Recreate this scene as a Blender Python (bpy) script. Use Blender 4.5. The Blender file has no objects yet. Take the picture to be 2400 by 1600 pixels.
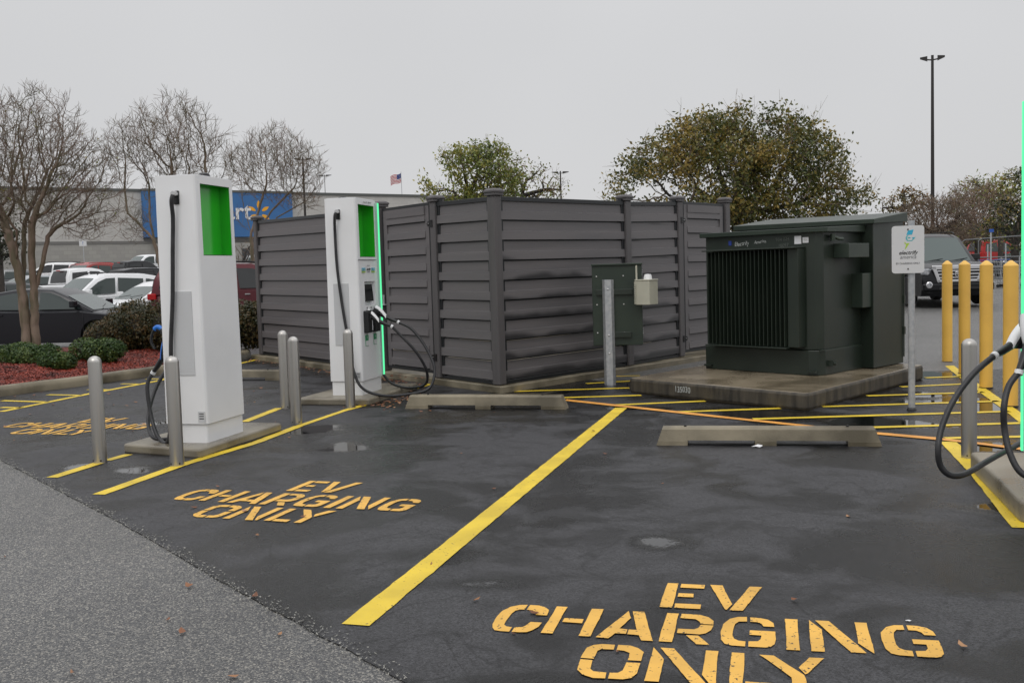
import bpy, bmesh, math, random
from mathutils import Vector, Matrix, noise as mnoise
sc = bpy.context.scene
col = sc.collection
R = math.radians
# ------------------------------------------------------------------ camera
HC = 1.55; FPX = 2405.0; PITCH = .0696; ROLL = -.0299      # focal in pixels of a 2400 px wide frame
_f = Vector((0, math.cos(PITCH), -math.sin(PITCH))); _r = Vector((1, 0, 0)); _u = _r.cross(_f)
_c, _s = math.cos(ROLL), math.sin(ROLL)
RT = _c * _r + _s * _u; UP = -_s * _r + _c * _u; FW = _f
cd = bpy.data.cameras.new('camera'); cam = bpy.data.objects.new('camera', cd); col.objects.link(cam)
cd.sensor_width = 36; cd.lens = 36 * FPX / 2400; cd.clip_start = .1; cd.clip_end = 2000
cam.matrix_world = Matrix(((RT.x, UP.x, -FW.x, 0), (RT.y, UP.y, -FW.y, 0), (RT.z, UP.z, -FW.z, HC), (0, 0, 0, 1)))
sc.camera = cam
# ------------------------------------------------------------------ sky, sun, exposure
w = bpy.data.worlds.new('World'); sc.world = w; w.use_nodes = True
nt = w.node_tree; nt.nodes.clear()
def N(t, kind, **kw):
    n = t.nodes.new(kind)
    for k, v in kw.items(): setattr(n, k, v)
    return n
sky = N(nt, 'ShaderNodeTexSky', sky_type='NISHITA', sun_disc=False, sun_elevation=R(52), sun_rotation=R(200), dust_density=4.0)
tc = N(nt, 'ShaderNodeTexCoord'); sx = N(nt, 'ShaderNodeSeparateXYZ'); nt.links.new(tc.outputs['Generated'], sx.inputs[0])
mr = N(nt, 'ShaderNodeMapRange', interpolation_type='SMOOTHSTEP'); nt.links.new(sx.outputs['Z'], mr.inputs['Value'])
mr.inputs['From Min'].default_value = .2; mr.inputs['From Max'].default_value = .95
mr.inputs['To Min'].default_value = 0; mr.inputs['To Max'].default_value = 1
cl = N(nt, 'ShaderNodeMix', data_type='RGBA'); nt.links.new(mr.outputs[0], cl.inputs[0])
cl.inputs[6].default_value = (6.5, 6.52, 6.62, 1); cl.inputs[7].default_value = (13.5, 13.5, 13.8, 1)
nz = N(nt, 'ShaderNodeTexNoise'); nz.inputs['Scale'].default_value = 1.6; nz.inputs['Detail'].default_value = 3
nt.links.new(tc.outputs['Generated'], nz.inputs['Vector'])
nm = N(nt, 'ShaderNodeMapRange'); nt.links.new(nz.outputs[0], nm.inputs['Value']); nm.inputs['From Min'].default_value = .3; nm.inputs['From Max'].default_value = .7
nm.inputs['To Min'].default_value = .93; nm.inputs['To Max'].default_value = 1.06
vs = N(nt, 'ShaderNodeVectorMath', operation='SCALE'); nt.links.new(cl.outputs[2], vs.inputs[0]); nt.links.new(nm.outputs[0], vs.inputs['Scale'])
mx = N(nt, 'ShaderNodeMix', data_type='RGBA'); mx.inputs[0].default_value = .96
nt.links.new(sky.outputs[0], mx.inputs[6]); nt.links.new(vs.outputs[0], mx.inputs[7])
bg = N(nt, 'ShaderNodeBackground'); bg.inputs['Strength'].default_value = .1
nt.links.new(mx.outputs[2], bg.inputs[0]); wo = N(nt, 'ShaderNodeOutputWorld'); nt.links.new(bg.outputs[0], wo.inputs[0])
sl = bpy.data.lights.new('sun', 'SUN'); sl.energy = .6; sl.angle = R(25); sl.color = (1, .97, .93)
so = bpy.data.objects.new('sun', sl); col.objects.link(so); so.rotation_euler = (R(38), 0, R(-20)); so.location = (0, -5, 30)
sc.view_settings.view_transform = 'Standard'; sc.view_settings.look = 'None'; sc.view_settings.exposure = 0; sc.view_settings.gamma = 1
# ------------------------------------------------------------------ helpers
def ray(x, y): return FW + RT * ((x - 1200) / FPX) - UP * ((y - 800) / FPX)
def at(x, y, z=0.0):                # point on the horizontal plane z seen at photo pixel x, y
    d = ray(x, y); t = (z - HC) / d.z; return Vector((0, 0, HC)) + d * t
def atd(x, y, Y):                   # point at distance Y ahead
    d = ray(x, y); return Vector((0, 0, HC)) + d * (Y / d.y)
def sstep(a, b, x):
    t = min(1, max(0, (x - a) / (b - a))); return t * t * (3 - 2 * t)
def terr(x, y):                     # the lot climbs gently away from the camera
    q = x / max(y, 5); m = sstep(-.15, .25, q)
    def pw(K):
        if y <= K[0][0]: return 0
        for (a, za), (b, zb) in zip(K, K[1:]):
            if y <= b: return za + (zb - za) * (y - a) / (b - a)
        return K[-1][1]
    l = pw([(26, 0), (50, .38), (75, 1.55), (120, 2.5)]); r = pw([(15, 0), (30, .30), (130, 1.2)])
    return l * (1 - m) + r * m
def ground(px, Y):                  # world point on the terrain at photo column px and distance Y
    p = atd(px, 660, Y); p.z = terr(p.x, Y); return p
class MB:
    def __init__(s): s.v = []; s.f = []; s.m = []
    def add(s, vs, fs, m=0):
        o = len(s.v); s.v += [tuple(v) for v in vs]; s.f += [tuple(i + o for i in f) for f in fs]; s.m += [m] * len(fs); return s
    def box(s, c, h, ax=None, m=0, tap=1.0):   # centre, half sizes, axes
        c = Vector(c); ax = ax or (Vector((1, 0, 0)), Vector((0, 1, 0)), Vector((0, 0, 1)))
        vs = []
        for k in (-1, 1):
            t = tap if k > 0 else 1
            for a, b in ((-1, -1), (1, -1), (1, 1), (-1, 1)): vs.append(c + ax[0] * (a * h[0] * t) + ax[1] * (b * h[1] * t) + ax[2] * (k * h[2]))
        return s.add(vs, [(3, 2, 1, 0), (4, 5, 6, 7), (0, 1, 5, 4), (1, 2, 6, 5), (2, 3, 7, 6), (3, 0, 4, 7)], m)
    def bb(s, a, b, m=0):
        a = Vector(a); b = Vector(b); return s.box((a + b) / 2, [abs(q) / 2 for q in (b - a)], m=m)
    def prism(s, pts, z0, z1, m=0, top=None):   # footprint polygon, ccw
        n = len(pts); top = top or pts
        zf0 = z0 if callable(z0) else (lambda p: z0); zf1 = z1 if callable(z1) else (lambda p: z1)
        vs = [(p[0], p[1], zf0(p)) for p in pts] + [(p[0], p[1], zf1(p)) for p in top]
        return s.add(vs, [tuple(range(n))[::-1], tuple(range(n, 2 * n))] + [(i, (i + 1) % n, n + (i + 1) % n, n + i) for i in range(n)], m)
    def tube(s, pts, rad, n=8, m=0, cap=True):
        pts = [Vector(p) for p in pts]; rings = []; prev = None
        if not hasattr(rad, '__len__'): rad = [rad] * len(pts)
        o = len(s.v)
        for i, p in enumerate(pts):
            d = (pts[min(i + 1, len(pts) - 1)] - pts[max(i - 1, 0)]).normalized()
            if prev is None:
                a = Vector((0, 0, 1)) if abs(d.z) < .9 else Vector((1, 0, 0)); prev = d.cross(a).normalized()
            prev = (prev - d * prev.dot(d)).normalized(); b = d.cross(prev)
            for k in range(n):
                t = 2 * math.pi * k / n; s.v.append(tuple(p + (prev * math.cos(t) + b * math.sin(t)) * rad[i]))
        for i in range(len(pts) - 1):
            for k in range(n):
                a = o + i * n + k; b = o + i * n + (k + 1) % n; s.f.append((a, b, b + n, a + n)); s.m.append(m)
        if cap:
            s.f.append(tuple(range(o, o + n))[::-1]); s.m.append(m); e = o + (len(pts) - 1) * n; s.f.append(tuple(range(e, e + n))); s.m.append(m)
        return s
    def lathe(s, prof, c=(0, 0, 0), n=24, m=0, ax='z'):
        o = len(s.v)
        for r, z in prof:
            for k in range(n):
                t = 2 * math.pi * k / n
                q = (r * math.cos(t), r * math.sin(t), z) if ax == 'z' else (r * math.cos(t), z, r * math.sin(t)) if ax == 'y' else (z, r * math.cos(t), r * math.sin(t))
                s.v.append((c[0] + q[0], c[1] + q[1], c[2] + q[2]))
        for i in range(len(prof) - 1):
            for k in range(n):
                a = o + i * n + k; b = o + i * n + (k + 1) % n; s.f.append((a, b, b + n, a + n)); s.m.append(m)
        s.f.append(tuple(range(o, o + n))[::-1]); s.m.append(m); e = o + (len(prof) - 1) * n; s.f.append(tuple(range(e, e + n))); s.m.append(m)
        return s
    def build(s, name, mats, parent=None, world=False, smooth=0, bevel=0, seg=2, recalc=True):
        me = bpy.data.meshes.new(name); off = Vector((0, 0, 0))
        if world and parent is not None:
            q = parent
            while q is not None: off = off + Vector(q.location); q = q.parent
        me.from_pydata([(v[0] - off.x, v[1] - off.y, v[2] - off.z) for v in s.v], [], s.f)
        mats = mats if isinstance(mats, (list, tuple)) else [mats]
        for m in mats: me.materials.append(m)
        me.polygons.foreach_set('material_index', s.m)
        if recalc:
            bm = bmesh.new(); bm.from_mesh(me); bmesh.ops.recalc_face_normals(bm, faces=bm.faces); bm.to_mesh(me); bm.free()
        if smooth:
            me.polygons.foreach_set('use_smooth', [True] * len(me.polygons)); me.set_sharp_from_angle(angle=R(smooth))
        o = bpy.data.objects.new(name, me); col.objects.link(o)
        if parent is not None: o.parent = parent
        if bevel:
            b = o.modifiers.new('bevel', 'BEVEL'); b.width = bevel; b.segments = seg; b.limit_method = 'ANGLE'; b.angle_limit = R(40)
        return o
def tag(o, label=None, cat=None, group=None, kind=None):
    if label: o['label'] = label
    if cat: o['category'] = cat
    if group: o['group'] = group
    if kind: o['kind'] = kind
    return o
def empty(name, loc, rz=0, label=None, cat=None, group=None):
    o = bpy.data.objects.new(name, None); col.objects.link(o); o.location = loc; o.rotation_euler = (0, 0, rz); o.empty_display_size = .2
    return tag(o, label, cat, group)
def copy_tree(o, parent=None):
    c = o.copy(); col.objects.link(c); c.parent = parent
    for ch in list(o.children): copy_tree(ch, c)
    return c
def cut(o, cutters):                # carve boxes out of a mesh, then drop the cutters
    for mb in cutters:
        c = mb.build('cutter', [], None); c.parent = o.parent; b = o.modifiers.new('b', 'BOOLEAN'); b.operation = 'DIFFERENCE'; b.object = c; b.solver = 'EXACT'
        dg = bpy.context.evaluated_depsgraph_get(); dg.update()
        me = bpy.data.meshes.new_from_object(o.evaluated_get(dg)); o.modifiers.clear(); o.data = me
        bpy.data.objects.remove(c)
def spline(P, n=8):
    P = [Vector(p) for p in P]; out = []
    for i in range(len(P) - 1):
        a = P[max(i - 1, 0)]; b = P[i]; c = P[i + 1]; d = P[min(i + 2, len(P) - 1)]
        for k in range(n):
            t = k / n; out.append(.5 * ((2 * b) + (c - a) * t + (2 * a - 5 * b + 4 * c - d) * t * t + (3 * b - a - 3 * c + d) * t ** 3))
    return out + [P[-1]]
def text_mesh(name, s, size, mat, mw, parent=None, ext=.0006, bold=0, shear=0, align='CENTER', jit=0, width=1.0):
    cu = bpy.data.curves.new(name, 'FONT'); cu.body = s; cu.size = size; cu.align_x = align; cu.extrude = ext; cu.offset = bold; cu.shear = shear; cu.resolution_u = 3
    t = bpy.data.objects.new('t', cu); col.objects.link(t)
    dg = bpy.context.evaluated_depsgraph_get(); dg.update()
    me = bpy.data.meshes.new_from_object(t.evaluated_get(dg)); bpy.data.objects.remove(t)
    for v in me.vertices:
        v.co.x *= width
        if jit: v.co.x += jit * mnoise.noise(v.co * 60); v.co.y += 2 * jit * mnoise.noise(Vector((v.co.x * 12, 5, 0)))
    me.transform(mw); me.materials.clear(); me.materials.append(mat); me.name = name
    o = bpy.data.objects.new(name, me); col.objects.link(o)
    if parent is not None: o.parent = parent
    return o
def frame_mat(o, ex, ey):           # matrix with x along ex, y along ey
    ex = Vector(ex).normalized(); ey = Vector(ey); ey = (ey - ex * ey.dot(ex)).normalized(); ez = ex.cross(ey); o = Vector(o)
    return Matrix(((ex.x, ey.x, ez.x, o.x), (ex.y, ey.y, ez.y, o.y), (ex.z, ey.z, ez.z, o.z), (0, 0, 0, 1)))
# ------------------------------------------------------------------ materials
MATS = {}
def mat(name, c, rough=.5, metal=0, c2=None, scale=5, detail=4, bump=0, bscale=None, rough2=None, spec=None, coat=0, emis=None, estr=1, lo=.4, hi=.6, stretch=None, island=0):
    m = bpy.data.materials.new(name); m.use_nodes = True; t = m.node_tree; b = t.nodes['Principled BSDF']
    b.inputs['Base Color'].default_value = (*c, 1); b.inputs['Roughness'].default_value = rough; b.inputs['Metallic'].default_value = metal
    if spec is not None: b.inputs['IOR'].default_value = spec
    if coat: b.inputs['Coat Weight'].default_value = coat; b.inputs['Coat Roughness'].default_value = .05
    if emis: b.inputs['Emission Color'].default_value = (*emis, 1); b.inputs['Emission Strength'].default_value = estr
    if c2 or bump or rough2 is not None:
        tcn = N(t, 'ShaderNodeTexCoord'); src = tcn.outputs['Object']
        if stretch:
            mp = N(t, 'ShaderNodeMapping'); t.links.new(src, mp.inputs[0]); mp.inputs['Scale'].default_value = stretch; src = mp.outputs[0]
        n = N(t, 'ShaderNodeTexNoise'); n.inputs['Scale'].default_value = scale; n.inputs['Detail'].default_value = detail; t.links.new(src, n.inputs['Vector'])
        r = N(t, 'ShaderNodeMapRange'); t.links.new(n.outputs[0], r.inputs['Value']); r.inputs['From Min'].default_value = lo; r.inputs['From Max'].default_value = hi
        fac = r.outputs[0]
        if island:
            ge = N(t, 'ShaderNodeNewGeometry'); mm = N(t, 'ShaderNodeMix', data_type='FLOAT'); mm.inputs[0].default_value = island
            t.links.new(fac, mm.inputs[2]); t.links.new(ge.outputs['Random Per Island'], mm.inputs[3]); fac = mm.outputs[0]
        if c2:
            x = N(t, 'ShaderNodeMix', data_type='RGBA'); x.inputs[6].default_value = (*c, 1); x.inputs[7].default_value = (*c2, 1)
            t.links.new(fac, x.inputs[0]); t.links.new(x.outputs[2], b.inputs['Base Color'])
        if rough2 is not None:
            x = N(t, 'ShaderNodeMapRange'); t.links.new(fac, x.inputs['Value']); x.inputs['To Min'].default_value = rough; x.inputs['To Max'].default_value = rough2
            t.links.new(x.outputs[0], b.inputs['Roughness'])
        if bump:
            n2 = N(t, 'ShaderNodeTexNoise'); n2.inputs['Scale'].default_value = bscale or scale * 4; n2.inputs['Detail'].default_value = 4; t.links.new(src, n2.inputs['Vector'])
            bp = N(t, 'ShaderNodeBump'); bp.inputs['Strength'].default_value = bump; bp.inputs['Distance'].default_value = .01
            t.links.new(n2.outputs[0], bp.inputs['Height']); t.links.new(bp.outputs[0], b.inputs['Normal'])
    MATS[name] = m; return m
M = MATS
mat('white_paint', (.85, .855, .86), .36, c2=(.80, .805, .81), scale=1.2, bump=.02, bscale=60)
mat('white_trim', (.72, .73, .74), .45)
mat('vent_grey', (.58, .59, .60), .5)
mat('dark_plastic', (.012, .013, .014), .35, bump=.1, bscale=200)
mat('cable_rubber', (.016, .016, .018), .42, c2=(.03, .03, .032), scale=8, bump=.15, bscale=120)
mat('green_panel', (.03, .50, .022), .18, c2=(.026, .44, .024), scale=2)
mat('led_green', (.02, .2, .08), .4, emis=(.12, 1.0, .42), estr=1.05)
mat('led_housing', (.42, .62, .54), .35)
mat('blue_plastic', (.02, .17, .62), .35)
mat('screen_glass', (.012, .013, .014), .08)
mat('steel_brushed', (.56, .545, .52), .3, 1, c2=(.44, .425, .40), scale=14, stretch=(1, 1, .02), rough2=.42, bump=.03, bscale=40)
mat('galvanised', (.42, .44, .46), .42, .55, c2=(.52, .53, .54), scale=22, bump=.05)
mat('bolt_steel', (.6, .6, .6), .3, 1)
mat('bollard_yellow', (.86, .52, .10), .42, c2=(.78, .46, .09), scale=2.2, bump=.05, bscale=40)
mat('concrete', (.29, .25, .175), .6, c2=(.10, .085, .055), scale=2.2, detail=8, bump=.22, bscale=90, rough2=.38, lo=.35, hi=.65)
mat('concrete_pad', (.30, .27, .21), .45, c2=(.15, .13, .095), scale=1.7, detail=6, bump=.25, bscale=50, rough2=.22, lo=.35, hi=.65)
mat('fence_plank', (.138, .128, .130), .5, c2=(.115, .108, .111), scale=3, detail=6, bump=.12, bscale=40, stretch=(.15, .15, 3), rough2=.42)
mat('fence_post', (.10, .093, .094), .5, c2=(.088, .082, .084), scale=3, detail=6, bump=.08, bscale=50, stretch=(4, 4, .3))
mat('fence_rail_and_shadow', (.013, .015, .017), .4, bump=.05)
mat('hinge_black', (.008, .008, .009), .3, .3)
mat('green_steel', (.021, .030, .022), .45, c2=(.016, .024, .0175), scale=1.5, bump=.05, bscale=30, rough2=.34)
mat('green_steel_light', (.027, .041, .028), .42, c2=(.020, .032, .023), scale=2, bump=.05)
mat('beige_plastic', (.50, .49, .40), .5, c2=(.44, .43, .35), scale=3)
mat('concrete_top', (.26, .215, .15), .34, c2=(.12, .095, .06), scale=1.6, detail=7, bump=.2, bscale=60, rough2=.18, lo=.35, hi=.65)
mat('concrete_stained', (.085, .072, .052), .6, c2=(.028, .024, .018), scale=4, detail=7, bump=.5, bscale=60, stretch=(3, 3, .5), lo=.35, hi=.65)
mat('chalk', (.5, .52, .5), .9)
mat('chalk_faint', (.12, .135, .12), .9)
mat('sticker_white', (.75, .75, .76), .4)
mat('sticker_blue', (.02, .05, .30), .5)
mat('sticker_green', (.03, .30, .12), .4)
mat('print_black', (.01, .01, .012), .5)
mat('print_grey', (.16, .16, .17), .5)
mat('logo_cyan', (.04, .42, .62), .4); mat('logo_teal', (.10, .45, .48), .4); mat('logo_lime', (.42, .62, .06), .4)
mat('sign_white', (.66, .665, .67), .35)
mat('tyre', (.014, .014, .015), .7)
mat('rim', (.42, .43, .44), .3, .9)
mat('chrome', (.72, .72, .73), .12, 1)
mat('car_glass', (.03, .045, .042), .04, spec=1.6)
mat('car_glass_dark', (.012, .014, .015), .05, spec=1.6)
mat('windshield', (.06, .085, .08), .05, spec=1.6)
mat('headlamp', (.55, .56, .58), .08, .5, c2=(.25, .26, .28), scale=18)
mat('tail_red', (.45, .01, .012), .15); mat('lamp_orange', (.6, .2, .03), .2)
mat('black_trim', (.012, .012, .013), .45)
mat('plate', (.6, .6, .62), .4)
PAINT = {}
def paint(n, c, metal=.0):
    PAINT[n] = mat('paint_' + n, c, .22, metal, spec=1.42); return PAINT[n]
paint('black', (.004, .0045, .006)); paint('charcoal', (.013, .014, .018), .1); paint('white', (.80, .81, .82)); paint('silver', (.40, .42, .44), .5)
paint('maroon', (.10, .018, .024), .2); paint('red', (.42, .022, .02)); paint('rust', (.26, .03, .026)); paint('grey', (.14, .145, .15), .3); paint('pearl', (.58, .585, .58))
mat('bark_myrtle', (.22, .16, .12), .8, c2=(.12, .10, .06), scale=9, detail=5, stretch=(1, 1, .25), bump=.4, bscale=40)
mat('twig', (.20, .145, .115), .85, c2=(.12, .105, .065), scale=2.0)
mat('twig_grey', (.21, .145, .11), .85, c2=(.15, .12, .085), scale=1.0)
mat('bark_dark', (.06, .05, .042), .85, c2=(.035, .03, .026), scale=6, bump=.4)
def leafmat(n, a, b, c3, sc_=.7, tr=.25):
    m = bpy.data.materials.new(n); m.use_nodes = True; t = m.node_tree; bs = t.nodes['Principled BSDF']; bs.inputs['Roughness'].default_value = .45
    tcn = N(t, 'ShaderNodeTexCoord'); nn = N(t, 'ShaderNodeTexNoise'); nn.inputs['Scale'].default_value = sc_; nn.inputs['Detail'].default_value = 3; t.links.new(tcn.outputs['Object'], nn.inputs['Vector'])
    ge = N(t, 'ShaderNodeNewGeometry'); mm = N(t, 'ShaderNodeMath', operation='MULTIPLY_ADD'); t.links.new(ge.outputs['Random Per Island'], mm.inputs[0]); mm.inputs[1].default_value = .55
    ad = N(t, 'ShaderNodeMath', operation='MULTIPLY_ADD'); t.links.new(nn.outputs[0], ad.inputs[0]); ad.inputs[1].default_value = 1.6; ad.inputs[2].default_value = -.55
    t.links.new(ad.outputs[0], mm.inputs[2])
    cr = N(t, 'ShaderNodeValToRGB'); e = cr.color_ramp.elements; e[0].position = .1; e[0].color = (*a, 1); e[1].position = .9; e[1].color = (*c3, 1); k = e.new(.5); k.color = (*b, 1)
    t.links.new(mm.outputs[0], cr.inputs[0]); t.links.new(cr.outputs[0], bs.inputs['Base Color'])
    if tr:
        tl = N(t, 'ShaderNodeBsdfTranslucent'); t.links.new(cr.outputs[0], tl.inputs[0]); ms = N(t, 'ShaderNodeMixShader'); ms.inputs[0].default_value = tr
        o = [q for q in t.nodes if q.type == 'OUTPUT_MATERIAL'][0]; t.links.new(bs.outputs[0], ms.inputs[1]); t.links.new(tl.outputs[0], ms.inputs[2]); t.links.new(ms.outputs[0], o.inputs[0])
    MATS[n] = m; return m
leafmat('leaf_oak', (.035, .06, .018), (.125, .13, .032), (.36, .25, .06))
leafmat('leaf_green', (.07, .11, .03), (.20, .235, .05), (.38, .32, .07))
leafmat('leaf_dark', (.012, .024, .012), (.025, .04, .016), (.06, .06, .02))
leafmat('leaf_autumn', (.08, .08, .03), (.18, .15, .05), (.30, .14, .05))
leafmat('leaf_hedge', (.02, .03, .011), (.06, .062, .022), (.16, .10, .035), 3)
leafmat('leaf_shrub', (.02, .05, .012), (.05, .10, .022), (.15, .20, .05), 4)
leafmat('leaf_litter', (.07, .025, .012), (.22, .08, .03), (.38, .2, .09), 2, 0)
leafmat('mulch_chip', (.045, .008, .004), (.21, .024, .011), (.34, .055, .025), 3, 0)
mat('mulch_soil', (.15, .022, .012), .9, c2=(.06, .014, .009), scale=30, bump=1, bscale=90)
# ground materials
def asphalt_old():
    m = bpy.data.materials.new('asphalt_old'); m.use_nodes = True; t = m.node_tree; b = t.nodes['Principled BSDF']
    tcn = N(t, 'ShaderNodeTexCoord'); v = N(t, 'ShaderNodeTexVoronoi'); v.inputs['Scale'].default_value = 150; t.links.new(tcn.outputs['Object'], v.inputs['Vector'])
    sp = N(t, 'ShaderNodeSeparateColor'); t.links.new(v.outputs['Color'], sp.inputs[0])
    cr = N(t, 'ShaderNodeValToRGB'); e = cr.color_ramp.elements; e[0].position = 0; e[0].color = (.05, .05, .053, 1); e[1].position = 1; e[1].color = (.42, .40, .35, 1)
    for p, c in ((.45, (.09, .092, .095)), (.75, (.17, .168, .16)), (.9, (.28, .265, .235))): k = e.new(p); k.color = (*c, 1)
    t.links.new(sp.outputs[0], cr.inputs[0])
    n = N(t, 'ShaderNodeTexNoise'); n.inputs['Scale'].default_value = .45; n.inputs['Detail'].default_value = 5; t.links.new(tcn.outputs['Object'], n.inputs['Vector'])
    r = N(t, 'ShaderNodeMapRange'); t.links.new(n.outputs[0], r.inputs['Value']); r.inputs['From Min'].default_value = .3; r.inputs['From Max'].default_value = .7; r.inputs['To Min'].default_value = .72; r.inputs['To Max'].default_value = 1.1
    s = N(t, 'ShaderNodeVectorMath', operation='SCALE'); t.links.new(cr.outputs[0], s.inputs[0]); t.links.new(r.outputs[0], s.inputs['Scale']); t.links.new(s.outputs[0], b.inputs['Base Color'])
    bp = N(t, 'ShaderNodeBump'); bp.inputs['Strength'].default_value = .8; bp.inputs['Distance'].default_value = .006; bp.invert = True
    t.links.new(v.outputs['Distance'], bp.inputs['Height']); t.links.new(bp.outputs[0], b.inputs['Normal'])
    b.inputs['Roughness'].default_value = .5; MATS['asphalt_old'] = m
asphalt_old()
PUDDLES = []
def pud(x, y, rx, ry, a=0):        # photo pixel, radii in metres
    p = at(x, y); PUDDLES.append((p.x, p.y, rx, ry, a))
pud(1985, 985, .55, .35, -.25); pud(2075, 1000, .5, .22, -.2); pud(1860, 972, .6, .3, -.3); pud(700, 1012, .3, .35, .2); pud(830, 1052, .22, .30, .2); pud(1540, 1268, .12, .13)
pud(1100, 1372, .3, .10); pud(1480, 905, .35, .25); pud(400, 995, .55, .3, .2); pud(175, 1102, .15, .25, .2); pud(330, 1098, .25, .3, .2)
pud(2130, 930, .8, .6, -.2); pud(2320, 955, .4, .5, 0); pud(1620, 960, .8, .16, -.35); pud(2360, 1045, .4, .25); pud(1700, 940, .9, .25, -.6); pud(1230, 925, .9, .18, .3); pud(860, 925, .5, .4, 0); pud(2370, 1190, .28, .10, -.2); pud(2230, 880, .7, .7)
def asphalt_seal():
    m = bpy.data.materials.new('asphalt_sealed'); m.use_nodes = True; t = m.node_tree; b = t.nodes['Principled BSDF']; L = t.links.new
    tcn = N(t, 'ShaderNodeTexCoord'); P = tcn.outputs['Object']
    def noise(sc_, d=4, dist=0):
        n = N(t, 'ShaderNodeTexNoise'); n.inputs['Scale'].default_value = sc_; n.inputs['Detail'].default_value = d; n.inputs['Distortion'].default_value = dist; L(P, n.inputs['Vector']); return n.outputs[0]
    def rng(x, a, b_, c, d, smooth=False):
        r = N(t, 'ShaderNodeMapRange'); L(x, r.inputs['Value'])
        if smooth: r.interpolation_type = 'SMOOTHSTEP'
        for k, q in zip(('From Min', 'From Max', 'To Min', 'To Max'), (a, b_, c, d)): r.inputs[k].default_value = q
        return r.outputs[0]
    def mth(op, a, b_):
        n = N(t, 'ShaderNodeMath', operation=op)
        for i, q in enumerate((a, b_)):
            if isinstance(q, (int, float)): n.inputs[i].default_value = q
            else: L(q, n.inputs[i])
        return n.outputs[0]
    wob = noise(1.4, 5, .3); dist = None
    for (x, y, rx, ry, a) in PUDDLES:
        mp = N(t, 'ShaderNodeMapping', vector_type='TEXTURE'); L(P, mp.inputs[0]); mp.inputs['Location'].default_value = (x, y, 0); mp.inputs['Rotation'].default_value = (0, 0, a); mp.inputs['Scale'].default_value = (rx, ry, 1000)
        ln = N(t, 'ShaderNodeVectorMath', operation='LENGTH'); L(mp.outputs[0], ln.inputs[0])
        dist = ln.outputs['Value'] if dist is None else mth('MINIMUM', dist, ln.outputs['Value'])
    d2 = mth('ADD', dist, rng(wob, .3, .7, -.95, .95))
    gr_ = noise(60, 3); d2 = mth('ADD', d2, rng(gr_, .35, .65, -.16, .16))
    pm = rng(d2, .50, .98, 1, 0, True)                              # 1 = standing water
    damp = rng(d2, .9, 2.0, 1, 0, True)
    big = noise(.62, 6, 1.1); med = noise(1.9, 6, 1.3); fine = noise(170, 2)
    wet = rng(mth('ADD', mth('MULTIPLY', big, .6), mth('MULTIPLY', med, .4)), .43, .56, 0, 1, True)
    wet2 = mth('MAXIMUM', wet, damp)
    # base colour: sealed black, a little greyer where worn
    c1 = N(t, 'ShaderNodeMix', data_type='RGBA'); c1.inputs[6].default_value = (.037, .037, .040, 1); c1.inputs[7].default_value = (.005, .005, .0055, 1); L(wet2, c1.inputs[0])
    grain = N(t, 'ShaderNodeTexVoronoi'); grain.inputs['Scale'].default_value = 130; L(P, grain.inputs['Vector'])
    sp = N(t, 'ShaderNodeSeparateColor'); L(grain.outputs['Color'], sp.inputs[0])
    gs = N(t, 'ShaderNodeVectorMath', operation='SCALE'); L(c1.outputs[2], gs.inputs[0]); L(rng(sp.outputs[0], 0, 1, .45, 1.75), gs.inputs['Scale'])
    dpn = noise(1.25, 4, .5); gs2 = N(t, 'ShaderNodeVectorMath', operation='SCALE'); L(gs.outputs[0], gs2.inputs[0]); L(rng(dpn, .56, .66, 1, .42, True), gs2.inputs['Scale']); gs = gs2
    # dark damp rings, cracks
    ring = noise(1.1, 3, 1.4); rb = mth('ABSOLUTE', mth('SUBTRACT', ring, .5), 0); rg = rng(rb, .0, .018, .55, 1, True)
    cs = N(t, 'ShaderNodeVectorMath', operation='SCALE'); L(gs.outputs[0], cs.inputs[0]); L(rg, cs.inputs['Scale'])
    vd = N(t, 'ShaderNodeVectorMath', operation='MULTIPLY_ADD'); nd = N(t, 'ShaderNodeTexNoise'); nd.inputs['Scale'].default_value = 3; nd.inputs['Detail'].default_value = 6; L(P, nd.inputs['Vector']); L(nd.outputs['Color'], vd.inputs[0]); vd.inputs[1].default_value = (.5, .5, .5); L(P, vd.inputs[2])
    ck = N(t, 'ShaderNodeTexVoronoi', feature='DISTANCE_TO_EDGE'); ck.inputs['Scale'].default_value = .42; L(vd.outputs[0], ck.inputs['Vector'])
    ckm = mth('MULTIPLY', rng(ck.outputs['Distance'], .0015, .005, 1, 0), rng(big, .45, .55, 0, .9))
    cc = N(t, 'ShaderNodeMix', data_type='RGBA'); L(cs.outputs[0], cc.inputs[6]); cc.inputs[7].default_value = (.006, .006, .006, 1); L(ckm, cc.inputs[0]); L(cc.outputs[2], b.inputs['Base Color'])
    ro = rng(wet2, 0, 1, .56, .26); rn = rng(med, .3, .7, -.07, .07)
    ro = mth('ADD', mth('SUBTRACT', ro, rng(dpn, .56, .66, 0, .12, True)), rn); rx = N(t, 'ShaderNodeMix', data_type='FLOAT'); L(pm, rx.inputs[0]); L(ro, rx.inputs[2]); rx.inputs[3].default_value = .025; L(rx.outputs[0], b.inputs['Roughness'])
    b.inputs['IOR'].default_value = 1.42
    bp = N(t, 'ShaderNodeBump'); bp.inputs['Distance'].default_value = .006; L(mth('ADD', fine, mth('MULTIPLY', grain.outputs['Distance'], .8)), bp.inputs['Height']); L(rng(pm, 0, 1, .55, 0), bp.inputs['Strength']); L(bp.outputs[0], b.inputs['Normal'])
    MATS['asphalt_sealed'] = m
asphalt_seal()
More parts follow.
